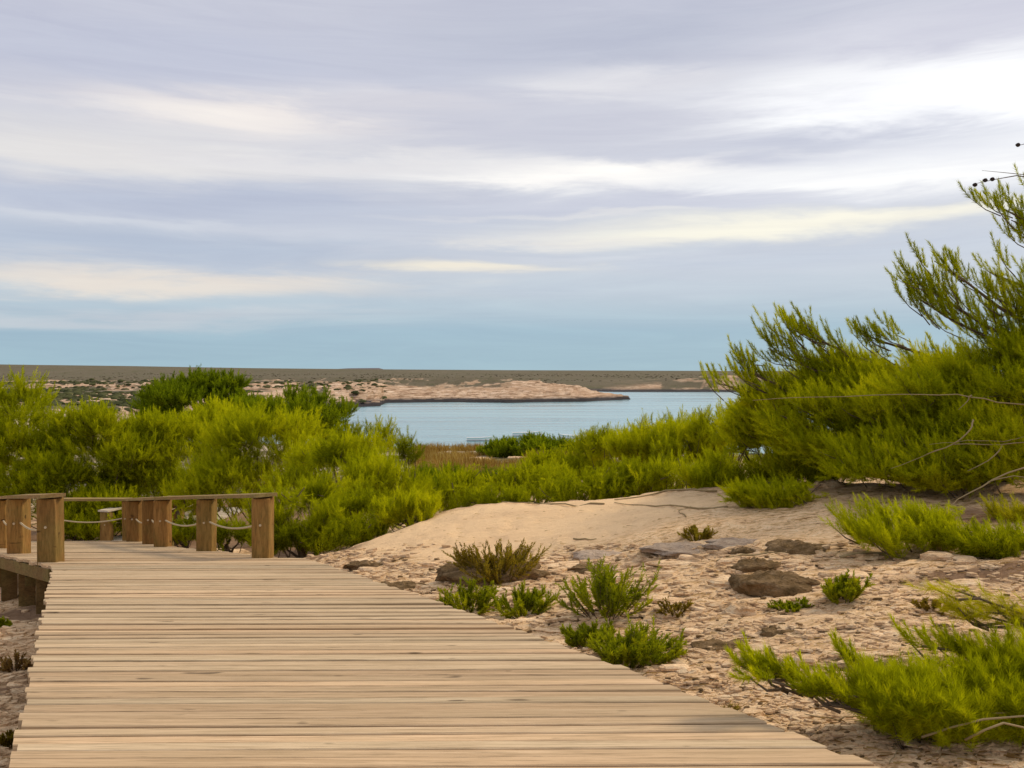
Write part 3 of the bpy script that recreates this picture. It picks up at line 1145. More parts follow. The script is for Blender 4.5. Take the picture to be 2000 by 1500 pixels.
class Crown:
    def __init__(self):
        self.V = []; self.T = []; self.tw = MB()
        self.S = []   # queued shoots

    def shoot(self, B, D, L, nl, nw, m, tone, **k):
        V, t = shoots_geo(B, D, L, nl, nw, m, tone, **k)
        self.V.append(V); self.T.append(t)

    def sprays(self, C, D, n_sh, TL, SL, nl, nw, m, tone, upb=.5, curve=.25, stems=0, spreadS=.7, **k):
        """fan of shoots along a twig ending at C and pointing along D"""
        N = len(C); D = nrm(D)
        up = np.array([0, 0, 1.0])
        t = np.linspace(0, 1, n_sh)[None, :, None] * np.ones((N, 1, 1))
        base = C[:, None] - D[:, None] * (TL * (1 - t)) - up * (.10 * TL * np.sin(np.pi * t))
        side = nrm(np.cross(D, np.array([.1, .2, 1.0])))
        sg = np.where(np.arange(n_sh) % 2 == 0, 1, -1)[None, :, None]
        dd = D[:, None] * (.7 + .4 * t) + side[:, None] * sg * (spreadS * (1 - .75 * t)) + up * upb + rng.normal(0, .22, (N, n_sh, 3))
        L = SL * rng.uniform(.65, 1.2, (N, n_sh)) * (1.0 - .15 * t[..., 0])
        tn = np.clip(tone[:, None] + rng.normal(0, .09, (N, n_sh)), 0, 1)
        self.shoot(base.reshape(-1, 3), dd.reshape(-1, 3), L.ravel(), nl, nw, m, tn.ravel(), curve=curve, **k)
        if stems:
            idx = rng.choice(N, min(N, stems), replace=False)
            for i in idx:
                p1 = C[i]; p0 = C[i] - D[i] * TL * 1.3 - up * .05
                self.tw.tube([p0, (p0 + p1) / 2 - up * .03, p1], [.009, .007, .003], 3)

    def finish(self, root, mat, name='foliage', dens=None):
        if self.V:
            V = np.concatenate(self.V); t = np.concatenate(self.T)
            T = np.arange(len(V)).reshape(-1, 3)
            o = mesh_np(name, V, T, mat, root, attrs={'tone': t})
            self.ntri = len(T)
            tag(o, kind='stuff')
        if self.tw.n:
            tag(self.tw.build('branches', M_TRUNK, root, True), kind='stuff')


TOTAL = [0]


def blob_points(c, r, N, lump=.28, inner=.55, seed=0, zmin=None):
    """points in the outer shell of a lumpy ellipsoid and outward normals; the side towards the viewer gets most"""
    K = 16
    lc = nrm(rng.normal(0, 1, (K * 6, 3)))
    lc = lc[(lc[:, 2] > -.6) & (lc[:, 1] < .5)][:K]
    K = len(lc)
    lr = rng.uniform(.26, .44, K)
    lt = rng.normal(0, .08, K)
    lc = lc * (1.02 - lr * .85)[:, None]
    wgt = lr ** 2 / (lr ** 2).sum()
    nb = int(N * .28)
    d0 = nrm(rng.normal(0, 1, (nb * 3, 3)))
    d0 = d0[(d0[:, 2] > -.6) & (d0[:, 1] < .6)][:nb]
    p0 = d0 * (rng.uniform(.45, .85, len(d0)))[:, None]
    k = rng.choice(K, N - nb, p=wgt)
    d1 = nrm(rng.normal(0, 1, (N - nb, 3)))
    d1[:, 1] = -np.abs(d1[:, 1]) * np.where(rng.random(N - nb) < .8, 1, -1)
    d1[:, 2] = np.where((d1[:, 2] < 0) & (rng.random(N - nb) < .5), -d1[:, 2], d1[:, 2])
    p1 = lc[k] + d1 * (lr[k] * rng.uniform(.6, 1.05, N - nb))[:, None]
    q = np.concatenate([p0, p1]); dd = np.concatenate([d0, d1])
    tn = np.concatenate([np.full(len(p0), -.02), lt[k]])
    return c + q * r, nrm(dd / r), tn


def pine(name, blobs, base, label, cat='pine shrub', mat=None, SL=.17, nl=.06, nw=.006, m=30, nsh=8, TL=.35, dens=60,
         upb=.28, lean=(0, 0, 0), group='young pines behind the boardwalk and dune', tone0=.5, trunk=True, extra=None, inner=.5,
         trunk_r=.06, spreadS=.7, curve=.25, lump=.3):
    """blobs: (px, py, depth, rx px, ry px, ry metres)"""
    root = empty(name)
    cr = Crown()
    bx, by, bz = base
    for bi, (px, py, d, rx, ry, rd) in enumerate(blobs):
        c = P(px, py, d)
        r = np.array([rx / F * d, rd, ry / F * d])
        area = math.pi * r[0] * r[2] + math.pi * r[0] * r[1] * .5
        N = max(30, int(area * dens * 1.35))
        p, nn, rr = blob_points(c, r, N, lump=lump, inner=inner, seed=bi * 3.7 + px * .01)
        lo = ground_z(p[:, 0], p[:, 1]) + .05
        ok = p[:, 2] > lo
        p, nn, rr = p[ok], nn[ok], rr[ok]
        D = nn * .8 + np.array([0, 0, .35]) + np.array(lean) + rng.normal(0, .25, p.shape)
        tone = tone0 + rr + .2 * (fbm(p[:, 0] * 1.7, p[:, 2] * 1.9 + p[:, 1], 3) - .5) * 2 + rng.normal(0, .07, len(p))
        cr.sprays(p, D, nsh, TL, SL, nl, nw, m, tone, upb=upb, stems=min(60, len(p) // 6), spreadS=spreadS, curve=curve)
        if trunk:
            n_l = 6
            for k in range(n_l):
                q = p[rng.integers(0, len(p))]
                q = c + (q - c) * .75
                mid = (np.array(base) + q) / 2 + np.array([0, 0, -.12 * (q[2] - bz)]) + rng.normal(0, .06, 3)
                tr = trunk_r * .5
                cr.tw.tube([base, (np.array(base) * .6 + mid * .4 + np.array([0, 0, .05])), mid, q], [tr, tr * .8, tr * .55, tr * .2], 5)
    if extra:
        extra(cr, root)
    cr.finish(root, mat or M_PINE)
    if trunk:
        tk = MB()
        top = P(*blobs[0][:3]); 
        p0 = np.array(base) - np.array([0, 0, .15])
        p3 = top + np.array([0, .0, -.2 * (top[2] - bz)])
        tk.tube([p0, p0 * .66 + p3 * .34 + rng.normal(0, .05, 3), p0 * .33 + p3 * .67 + rng.normal(0, .05, 3), p3],
                [trunk_r * 1.25, trunk_r, trunk_r * .75, trunk_r * .35], 8)
        tk.build('trunk', M_TRUNK, root, True)
    rebase(root, base)
    TOTAL[0] += getattr(cr, 'ntri', 0)
    return tag(root, label, cat, group)


def gbase(px, d, back=0):
    x = (px - 1000) / F * d
    yy = d + back
    return (x, yy, float(ground_z(x, yy)))


# left bank
FARK = dict(SL=.22, nl=.085, nw=.015, m=20, nsh=8, TL=.42, dens=34)
pine('pine_tree', [(30, 865, 27, 150, 130, 1.8), (-90, 850, 28, 130, 140, 1.6)], gbase(20, 27), 'tallest green pine at the left edge, its top near the horizon', 'pine tree', tone0=.5, **FARK)
pine('pine_tree', [(190, 900, 26, 145, 108, 1.6), (270, 890, 27, 90, 80, 1.2), (100, 975, 25.5, 150, 85, 1.3), (200, 1010, 25, 130, 55, 1.2)], gbase(170, 26), 'green pine behind the corner post with pale rocks above it', 'pine tree', tone0=.52, **FARK)
pine('pine_tree', [(340, 905, 26.5, 140, 100, 1.3), (300, 985, 30, 160, 80, 1.3)], gbase(350, 25.5), 'pine behind the middle railing posts, below the dark rounded clump', 'pine tree', tone0=.5, **FARK)
pine('pine_tree', [(420, 840, 29, 110, 55, 1.4)], gbase(420, 29), 'light green shoots rising in front of the dark rounded clump', 'pine tree', tone0=.62, **FARK)
pine('pine_tree', [(520, 890, 21, 135, 105, 1.3), (455, 965, 20.5, 125, 90, 1.1)], gbase(500, 20.5), 'yellow-green pine with upright shoots above the end post', 'pine tree', tone0=.64,
     SL=.21, nl=.075, nw=.009, m=26, nsh=8, TL=.42, dens=34)
MIDK = dict(SL=.17, nl=.062, nw=.0075, m=28, nsh=8, TL=.34, dens=55)
pine('pine_shrub', [(655, 935, 17.5, 130, 90, 1.1), (735, 965, 16.5, 115, 75, 1.0)], gbase(680, 17.5), 'broad bright shrub between the end post and the bay', tone0=.6, **MIDK)
pine('pine_shrub', [(590, 1010, 15.0, 120, 78, .8)], gbase(590, 15.0), 'dense shrub directly behind the end post', tone0=.42, **MIDK)
pine('pine_shrub', [(700, 1015, 14.4, 100, 55, .7)], gbase(700, 14.4), 'low dark shrub rooted beside the reddish soil', tone0=.42, **MIDK)
pine('pine_shrub', [(800, 1003, 13.9, 72, 38, .5)], gbase(800, 13.9), 'small bright shrub spilling onto the left end of the sand', tone0=.68,
     SL=.16, nl=.06, nw=.007, m=30, nsh=8, TL=.26, dens=85)
pine('pine_shrub', [(715, 862, 24, 75, 40, 1.0), (660, 880, 24, 80, 50, 1.0)], gbase(700, 24), 'darker shrub whose shoots stick out over the left end of the water', tone0=.38,
     SL=.24, nl=.085, nw=.011, m=24, nsh=7, TL=.42, dens=22)
pine('pine_shrub', [(800, 882, 20, 32, 30, .4)], gbase(800, 20), 'thin sprig of dark shoots standing against the water', tone0=.25,
     SL=.26, nl=.08, nw=.010, m=24, nsh=6, TL=.35, dens=30)
pine('pine_tree', [(395, 800, 46, 140, 68, 3.0)], gbase(395, 46), 'dark green rounded clump on the rocky bank, left one of two', 'pine tree', mat=M_PINE_DK, tone0=.5,
     SL=.36, nl=.14, nw=.032, m=20, nsh=8, TL=.5, dens=16, inner=.7, lump=.2)
pine('pine_tree', [(590, 820, 42, 105, 62, 2.4), (500, 818, 43, 80, 48, 2)], gbase(590, 42), 'dark green rounded clump beside the bay, right one of two', 'pine tree', mat=M_PINE_DK, tone0=.58,
     SL=.34, nl=.13, nw=.028, m=20, nsh=8, TL=.5, dens=17, inner=.7, lump=.2)

UND = dict(SL=.17, nl=.07, nw=.009, m=24, nsh=8, TL=.28, dens=60)
pine('pine_shrub', [(365, 1038, 19.6, 48, 22, .4)], gbase(365, 19.6), 'low yellow-green shrub seen between the third and second railing posts', tone0=.6, **UND)
pine('pine_shrub', [(450, 1045, 17.6, 60, 26, .4)], gbase(450, 17.6), 'low dark shrub behind the rope next to the end post', tone0=.35, **UND)
pine('pine_shrub', [(150, 1035, 25.5, 60, 30, .8)], gbase(150, 25.5), 'bright tuft beside the corner post, under the far handrail', tone0=.62, **UND)
pine('pine_shrub', [(300, 1040, 31, 140, 45, 1.0)], gbase(300, 31), 'dark undergrowth behind the lower boardwalk', tone0=.2, **UND)
pine('pine_shrub', [(590, 1055, 14.4, 85, 26, .45)], gbase(590, 14.4), 'dark low growth at the foot of the end post', tone0=.25, **UND)
pine('pine_shrub', [(690, 1045, 13.9, 75, 22, .4)], gbase(690, 13.9), 'low fringe of green along the reddish soil', tone0=.4, **UND)

# middle
pine('pine_shrub', [(890, 962, 19, 110, 46, .9)], gbase(890, 19), 'low shrub behind the left end of the sand crest', tone0=.48, **MIDK)
pine('pine_shrub', [(1050, 948, 17.5, 100, 42, .9)], gbase(1050, 17.5), 'rounded bright shrub in the dip behind the middle of the crest', tone0=.6, **MIDK)
pine('pine_shrub', [(1150, 960, 16, 110, 32, .6), (960, 975, 16.4, 90, 20, .5)], gbase(1130, 16), 'low dark hedge of pine hugging the sand crest', tone0=.4, **MIDK)
pine('pine_shrub', [(1040, 879, 52, 92, 26, 1.6), (965, 886, 52.3, 36, 10, 1)], gbase(1040, 52), 'small far bush in front of the moored boats', mat=M_PINE_DK, tone0=.62,
     SL=.30, nl=.14, nw=.034, m=18, nsh=7, TL=.4, dens=26, inner=.7)
pine('pine_shrub', [(1190, 900, 23, 110, 62, 1.2), (1110, 915, 24, 90, 40, 1)], gbase(1180, 23), 'shrub below the right end of the water', tone0=.5,
     SL=.2, nl=.075, nw=.010, m=24, nsh=8, TL=.4, dens=32)
pine('pine_shrub', [(1310, 878, 19, 135, 64, 1.3), (1205, 872, 21, 70, 36, .8)], gbase(1290, 19), 'sloping green shrub rising to the right of the water', tone0=.55, **MIDK)
pine('pine_shrub', [(1330, 930, 16, 110, 42, .8)], gbase(1330, 16), 'shrub just behind the crest left of the big pine', tone0=.5, **MIDK)

pine('pine_shrub', [(1430, 842, 17.5, 90, 50, 1.1), (1340, 865, 18, 80, 42, .9)], gbase(1400, 17.5), 'tall green shrub between the water and the big pine', tone0=.58, **MIDK)
pine('pine_shrub', [(960, 946, 22, 110, 28, .9), (850, 935, 23, 70, 30, .8)], gbase(940, 22), 'flat rounded shrubbery just below the brown dry grass', tone0=.5, mat=M_PINE_DK, **MIDK)
pine('pine_shrub', [(1230, 945, 16.6, 100, 40, .7)], gbase(1230, 16.6), 'low olive mound behind the highest part of the sand crest', tone0=.45, **MIDK)

# big pine at right
def arc_limb(cr, pts, n_sp, SL, TL, nl, nw, m, tone, lean, r0=.03, nsh=7, upb=.55, jit=0.0, **k):
    """explicit limb through photo points (px,py,depth) with sprays along it"""
    Pn = np.array([P(*q) for q in pts])
    tt = np.linspace(0, len(pts) - 1, 14)
    C = np.stack([np.interp(tt, np.arange(len(pts)), Pn[:, k]) for k in range(3)], -1)
    cr.tw.tube([tuple(c) for c in C], list(np.linspace(r0, .006, len(C))), 5)
    ts = np.sort(rng.uniform(.25, len(pts) - 1, n_sp)); ts[-1] = len(pts) - 1
    S = np.stack([np.interp(ts, np.arange(len(pts)), Pn[:, k]) for k in range(3)], -1)
    D = nrm(Pn[-1] - Pn[0])[None] * 1.0 + np.array(lean) + rng.normal(0, .28, S.shape)
    S = S + nrm(D) * TL * .5
    S = S + rng.normal(0, TL * jit + 1e-6, S.shape)
    cr.sprays(S, D, nsh, TL, SL, nl, nw, m, np.clip(tone + rng.normal(0, .12, len(S)), 0, 1), upb=upb, stems=len(S), spreadS=.55, curve=.3, **k)


def big_extra(cr, root):
    kw = dict(SL=.23, TL=.32, nl=.062, nw=.0075, m=84, nsh=5, jit=.28, spread=(.95, .42), tone=.40, lean=(-.15, 0, .3), upb=.75)
    arc_limb(cr, [(1830, 760, 12.3), (1680, 700, 12.3), (1590, 660, 12.2), (1535, 640, 12.2)], 22, **kw)
    arc_limb(cr, [(1780, 780, 12.4), (1640, 740, 12.4), (1540, 700, 12.3), (1500, 680, 12.3)], 20, **kw)
    arc_limb(cr, [(1700, 800, 12.4), (1560, 770, 12.6), (1480, 735, 12.6), (1450, 715, 12.6)], 18, **kw)
    arc_limb(cr, [(1600, 800, 12.8), (1480, 770, 13), (1400, 748, 13)], 12, **kw)
    arc_limb(cr, [(1900, 740, 12), (1800, 690, 12), (1715, 665, 12), (1695, 655, 12)], 14, **kw)
    arc_limb(cr, [(2060, 690, 11.5), (1930, 640, 11.5), (1830, 575, 11.5), (1775, 545, 11.4)], 24, **kw)
    arc_limb(cr, [(2060, 660, 11.5), (1950, 600, 11.5), (1880, 545, 11.4), (1825, 510, 11.3)], 22, **kw)
    arc_limb(cr, [(2060, 720, 11.5), (1950, 670, 11.5), (1860, 625, 11.5), (1790, 580, 11.4)], 18, **kw)
    arc_limb(cr, [(2080, 590, 11.4), (2000, 560, 11.4), (1930, 530, 11.4)], 14, **kw)
    arc_limb(cr, [(2100, 480, 11.2), (2020, 440, 11.2), (1945, 400, 11.2)], 13, **kw)
    arc_limb(cr, [(2100, 500, 11.2), (2040, 460, 11.2), (1975, 430, 11.2)], 10, **kw)
    arc_limb(cr, [(2130, 430, 11.2), (2080, 400, 11.2), (2035, 380, 11.2)], 8, **kw)
    # bare grey branches
    bare = [
        ([(2040, 795, 10.6), (1950, 785, 10.5), (1870, 771, 10.5), (1760, 770, 10.6), (1590, 775, 10.8), (1470, 782, 11)], .012),
        ([(1895, 772, 10.5), (1888, 785, 10.5), (1872, 800, 10.5)], .012),
        ([(2040, 860, 10.3), (1955, 868, 10.3), (1860, 868, 10.3), (1800, 892, 10.3), (1740, 915, 10.3)], .010),
        ([(1960, 868, 10.3), (1945, 890, 10.2), (1890, 920, 10.2)], .014),
        ([(1900, 820, 10.4), (1895, 840, 10.3), (1865, 867, 10.3), (1810, 887, 10.2)], .016),
        ([(2030, 905, 10.0), (1940, 935, 9.9), (1870, 975, 9.8), (1845, 1000, 9.7)], .016),
        ([(2040, 845, 10.3), (1960, 862, 10.3), (1890, 860, 10.3), (1815, 868, 10.3)], .008),
        ([(1930, 940, 9.9), (1980, 930, 9.8), (2040, 938, 9.8)], .010),
        ([(1830, 640, 11.8), (1805, 610, 11.7), (1790, 590, 11.7), (1775, 570, 11.7)], .008)]
    for pts, r0 in bare:
        mb = MB()
        Pn = [P(*q) for q in pts]
        C = []
        for i in range(len(Pn) - 1):
            for f in (0, .33, .66):
                C.append(Pn[i] * (1 - f) + Pn[i + 1] * f + rng.normal(0, .006, 3))
        C.append(Pn[-1])
        r0 = r0 * .72
        mb.tube([tuple(c) for c in C], list(np.linspace(r0, r0 * .35, len(C))), 6)
        mb.build('bare_branch', M_TWIG, root, True)
    # cone-bearing twig
    mb = MB()
    mb.tube([tuple(P(2040, 350, 11.1)), tuple(P(1985, 343, 11.1)), tuple(P(1945, 350, 11.1)), tuple(P(1908, 358, 11.1))], [.008, .007, .005, .003], 5)
    mb.tube([tuple(P(2040, 345, 11.1)), tuple(P(1970, 338, 11.1)), tuple(P(1918, 333, 11.1))], [.006, .004, .002], 5)
    mb.build('cone_twig', M_TRUNK, root, True)
    mb = MB()
    mb.tube([tuple(P(2040, 272, 11.1)), tuple(P(2005, 280, 11.1)), tuple(P(1990, 284, 11.1))], [.006, .005, .003], 5)
    mb.build('cone_twig', M_TRUNK, root, True)
    for (px, py) in ((1904, 361), (1924, 352), (1938, 350), (1988, 283)):
        c = MB()
        pc_ = P(px, py, 11.1)
        pts = [pc_ + np.array([.03 - .06 * k / 5, 0, .0]) for k in range(6)]
        c.tube([tuple(q) for q in pts], [.008, .021, .027, .025, .017, .005], 8)
        c.build('pine_cone', M_CONE, root, True)


pine('pine_tree', [(1610, 830, 12.6, 175, 110, 1.3), (1790, 800, 12.0, 190, 112, 1.3), (1960, 765, 11.6, 150, 112, 1.2),
                   (2010, 600, 11.5, 60, 42, .5), (1740, 905, 11.2, 160, 70, .8), (1930, 880, 11.0, 150, 95, .8), (1500, 845, 13.4, 95, 66, 1.0), (1650, 890, 13.2, 170, 75, .8), (1850, 860, 12.6, 190, 110, .9), (1640, 735, 12.5, 110, 50, .6), (1990, 690, 11.7, 60, 40, .5), (1520, 775, 13.0, 90, 40, .6)],
     (6.9, 12.4, float(ground_z(6.9, 12.4))), 'large windswept pine filling the right side, with cones on bare twigs', 'pine tree',
     SL=.16, nl=.052, nw=.006, m=34, nsh=8, TL=.30, dens=100, lean=(-.95, -.05, .05), upb=.22, tone0=.66, trunk_r=.12, extra=big_extra, group=None, inner=.5)
pine('pine_shrub', [(1450, 925, 13.9, 130, 48, .6), (1570, 915, 13.0, 90, 40, .5)], gbase(1470, 14), 'green shrub under the big pine at the back of the crest', tone0=.5,
     SL=.16, nl=.055, nw=.0065, m=30, nsh=8, TL=.28, dens=85, lean=(-.2, 0, .1))


def low_pine(name, px, py, w, h, label, tone0=.5, mat=None, SL=.15, nl=.05, nw=.005, m=40, dens=140, lean=(-.9, -.1, .1), rd=.4, TL=.26, upb=.18, cat='pine shrub', extra=None, spreadS=.55, lift=0, grp='low creeping pines on the stony ground'):
    x, y_, z = on_ground(px, py)
    cz = py - h * .55
    return pine(name, [(px, cz, y_, w / 2, h * .5, rd)], (x, y_ + .05, z), label, cat, mat, SL=SL, nl=nl, nw=nw, m=m, nsh=7, TL=TL, dens=dens,
                upb=upb, lean=lean, tone0=tone0, trunk=False, extra=extra, inner=.3, spreadS=spreadS, group=grp)


low_pine('pine_shrub', 1500, 985, 190, 42, 'small green shrub on the sand crest in front of a white rock', tone0=.58, rd=.45, SL=.13)
low_pine('pine_shrub', 1745, 1078, 250, 85, 'creeping pine with fanned shoots behind the dark rocks', tone0=.52, rd=.55)
low_pine('pine_shrub', 1925, 1080, 190, 48, 'low dark green creeping pine at the right edge beside brown soil', tone0=.3, rd=.4)
low_pine('pine_shrub', 1970, 1012, 90, 26, 'small yellowish tuft on reddish soil at the right edge', tone0=.5, rd=.3, mat=M_PINE_YL, dens=90)


# foreground pines
def fg_extra(cr, root):
    kw = dict(nl=.040, nw=.0034, m=110)
    def limb(pts, n, SL, TL, tone, lean, nsh=6, r0=.009, upb=.35):
        arc_limb(cr, pts, n, SL, TL, kw['nl'], kw['nw'], kw['m'], tone, lean, r0=r0, nsh=nsh, upb=upb)
    limb([(1700, 1345, 4.1), (1600, 1335, 4.1), (1520, 1318, 4.1), (1475, 1300, 4.1)], 8, .11, .14, .6, (-.5, 0, .25), upb=.6)
    limb([(1690, 1365, 4.0), (1600, 1350, 4.0), (1540, 1340, 4.0), (1490, 1325, 4.0)], 7, .10, .12, .55, (-.6, 0, .1), upb=.3)
    limb([(1750, 1340, 4.2), (1700, 1310, 4.2), (1660, 1290, 4.2)], 3, .09, .12, .55, (-.3, 0, .5))
    limb([(2050, 1330, 4.3), (1950, 1290, 4.3), (1860, 1270, 4.3), (1800, 1262, 4.3)], 6, .11, .14, .5, (-.5, 0, .3), upb=.5)
    # exposed roots
    for pts in ([(1840, 1410, 3.95), (1900, 1395, 3.9), (1960, 1392, 3.9), (2040, 1390, 3.9)],
                [(1800, 1440, 3.85), (1860, 1420, 3.8), (1920, 1405, 3.8), (2040, 1395, 3.8)],
                [(1885, 1445, 3.8), (1925, 1425, 3.75), (1960, 1412, 3.75), (2040, 1430, 3.75)]):
        mb = MB()
        C = [P(*q) for q in pts]
        mb.tube([tuple(c) for c in C], [.006, .005, .005, .004], 6)
        mb.build('root', M_TWIG, root, True)


x, y_, z = on_ground(1850, 1432)
pine('pine_shrub', [(1850, 1368, y_, 190, 52, .28), (1960, 1320, y_ + .15, 110, 70, .25), (1730, 1370, y_, 90, 42, .2)], (x, y_ + .05, z),
     'dense grass-green pine in the right foreground with pale roots beneath', 'pine shrub', SL=.10, nl=.05, nw=.0024, m=64, nsh=7, TL=.14,
     dens=520, upb=.3, lean=(-.5, 0, .1), tone0=.55, trunk=False, extra=fg_extra, inner=.35, group='low creeping pines on the stony ground')


def yl_extra(cr, root):
    def limb(pts, n, tone, SL=.12):
        arc_limb(cr, pts, n, SL, .16, .055, .0022, 80, tone, (-.5, 0, .0), r0=.006, nsh=5, upb=.08)
    limb([(2080, 1215, 4.4), (2000, 1200, 4.4), (1930, 1175, 4.4), (1860, 1150, 4.4)], 7, .8)
    limb([(2080, 1235, 4.4), (1990, 1220, 4.4), (1930, 1205, 4.4), (1890, 1195, 4.4)], 6, .75)


root = empty('pine_branch'); cr = Crown(); yl_extra(cr, root); cr.finish(root, M_PINE_YL)
b_ = P(2080, 1225, 4.4)
mb = MB(); g_ = float(ground_z(b_[0] + .25, b_[1]))
mb.tube([(b_[0] + .3, b_[1], g_ - .05), (b_[0] + .2, b_[1], g_ + .12), tuple(b_)], [.02, .015, .008], 6)
mb.build('stem', M_TRUNK, root, True)
rebase(root, (b_[0] + .3, b_[1], g_))
tag(root, 'yellow-green feathery pine branch reaching in from the right edge', 'pine branch')


# ------------------------------------------------------------------ herbs
def herb(px, py, w, h, label, n=26, mat=None, tone0=.5, leafl=.022, leafw=.011, seed=0, lean=0.0, flat=.6, m=46):
    x, y_, z = on_ground(px, py)
    root = empty('herb')
    k = y_ / F
    R_ = w / 2 * k; H = h * k; n = int(n * 1.5)
    N = n
    a_ = rng.uniform(0, 2 * np.pi, N); q = rng.uniform(0, 1, N) ** .6
    B = np.stack([x + np.cos(a_) * R_ * q * .45, y_ + np.sin(a_) * R_ * q * .35, np.zeros(N)], -1)
    B[:, 2] = ground_z(B[:, 0], B[:, 1]) - .01
    D = np.stack([np.cos(a_) * q * R_ * .75 + lean * R_, np.sin(a_) * q * R_ * .5, H * rng.uniform(.45, 1.05, N) * (1 - .35 * q)], -1)
    L = np.linalg.norm(D, axis=1)
    D = nrm(D)
    cr = Crown()
    st = MB()
    for i in range(N):
        p0 = B[i]; p1 = B[i] + D[i] * L[i] + np.array([0, 0, .12 * L[i]])
        st.tube([tuple(p0), tuple((p0 + p1) / 2 - np.array([0, 0, .02 * L[i]])), tuple(p1)], [.004, .003, .0015], 4)
    tone = np.clip(tone0 + rng.normal(0, .15, N), 0, 1)
    cr.shoot(B, D, L, leafl, leafw, m, tone, curve=.12, spread=(1.1, .5), start=.25)
    # side shoots
    M2 = N * 4
    idx = rng.integers(0, N, M2); f = rng.uniform(.35, .9, M2)
    B2 = B[idx] + D[idx] * (L[idx] * f)[:, None] + np.array([0, 0, 1.0]) * (.12 * L[idx] * f * f)[:, None]
    D2 = nrm(D[idx] + rng.normal(0, .55, (M2, 3)) + np.array([0, 0, .25]))
    cr.shoot(B2, D2, L[idx] * rng.uniform(.25, .5, M2), leafl, leafw, m // 2, np.clip(tone[idx] + rng.normal(0, .1, M2), 0, 1), curve=.15, spread=(1.1, .5))
    cr.finish(root, mat or M_HERB, 'leaves')
    st.build('stems', M_TRUNK, root, True)
    rebase(root, (x, y_, z))
    TOTAL[0] += cr.ntri
    return tag(root, label, 'plant', 'small plants on the stony ground')


herb(975, 1128, 175, 66, 'reddish spiky plant growing over the humped brown rock', n=52, mat=M_HERB_DRY, tone0=.4, leafl=.028)
herb(915, 1196, 110, 58, 'bright green herb against the right deck edge', n=30, tone0=.62, leafl=.03)
herb(1020, 1200, 130, 50, 'spreading green herb between the deck-edge herb and the tallest one', n=30, tone0=.55, leafl=.028)
herb(1185, 1200, 175, 92, 'tallest green herb with one upright stem on its left side', n=40, tone0=.5, leafl=.03)
herb(1150, 1262, 100, 40, 'matted olive herb on dark dirt beside the deck', n=26, tone0=.35, leafl=.026)
herb(1225, 1300, 170, 74, 'nearest green herb with ladder-like leafy stems beside the deck', n=34, tone0=.58, leafl=.034, lean=.15)
herb(1360, 1056, 62, 24, 'tiny spiky tuft at the front rim of the smooth sand', n=18, mat=M_HERB_DRY, tone0=.65, leafl=.024, leafw=.010)
herb(1648, 1172, 86, 46, 'small round green tuft right of the large dark rock', n=30, tone0=.55, leafl=.028)
herb(1320, 1200, 70, 30, 'sparse reddish dry twiggy plant right of the tallest herb', n=14, mat=M_HERB_DRY, tone0=.3, leafl=.018, m=18)
herb(1540, 1190, 80, 14, 'flat dark mossy herb below the large dark rock', n=22, mat=M_HERB, tone0=.2, leafl=.02, m=26)
herb(1820, 1190, 70, 20, 'brown withered tuft under the yellow branch', n=16, mat=M_HERB_DRY, tone0=.3, leafl=.02, m=20)
herb(1420, 1395, 46, 22, 'wisp of dry stems at the deck edge in the foreground', n=10, mat=M_HERB_DRY, tone0=.35, leafl=.014, leafw=.003, m=18)
herb(4, 1228, 30, 18, 'small green tuft left of the deck at the photo edge', n=16, tone0=.5, leafl=.024)
herb(20, 1462, 60, 30, 'withered olive weeds at the lower left edge of the deck', n=16, mat=M_HERB_DRY, tone0=.3, leafl=.022)
herb(30, 1310, 70, 34, 'straw-coloured weeds on the left bank', n=16, mat=M_GRASS_DRY, tone0=.3, leafl=.02, m=20)

# spiky brown cushion on the crest under the pine
x, y_, z = on_ground(1590, 940)
root = empty('dry_bush'); cr = Crown()
p, nn, rr = blob_points(np.array([x, y_, z + .05]), np.array([.42, .25, .20]), 420, lump=.1, inner=.6)
cr.shoot(p, nn + rng.normal(0, .3, p.shape), np.full(len(p), .10), .03, .004, 14, np.full(len(p), .25), curve=.1)
M_CUSH = mat_leaf('grey_brown_twigs', [(0, (.09, .065, .045)), (.5, (.15, .11, .08)), (1, (.22, .17, .12))], .1)
cr.finish(root, M_CUSH, 'twigs'); rebase(root, (x, y_, z))
tag(root, 'grey-brown dry cushion bush at the foot of the big pine', 'dry bush')


# ------------------------------------------------------------------ sticks and roots on the sand
def stick(pts, r0, label, name='dead_branch', lift=.012):
    mb = MB(); C = []
    W_ = [on_ground(*q) for q in pts]
    for i in range(len(W_) - 1):
        for f in (0, .25, .5, .75):
            xx = W_[i][0] * (1 - f) + W_[i + 1][0] * f; yy = W_[i][1] * (1 - f) + W_[i + 1][1] * f + random.uniform(-.02, .02)
            C.append((xx, yy, float(ground_z(xx, yy)) + lift))
    C.append((W_[-1][0], W_[-1][1], float(ground_z(W_[-1][0], W_[-1][1])) + lift))
    mb.tube(C, list(np.linspace(r0, r0 * .4, len(C))), 6)
    o = mb.build(name, M_TWIG, None, True)
    return tag(o, label, 'branch', 'dead branches lying on the ground')


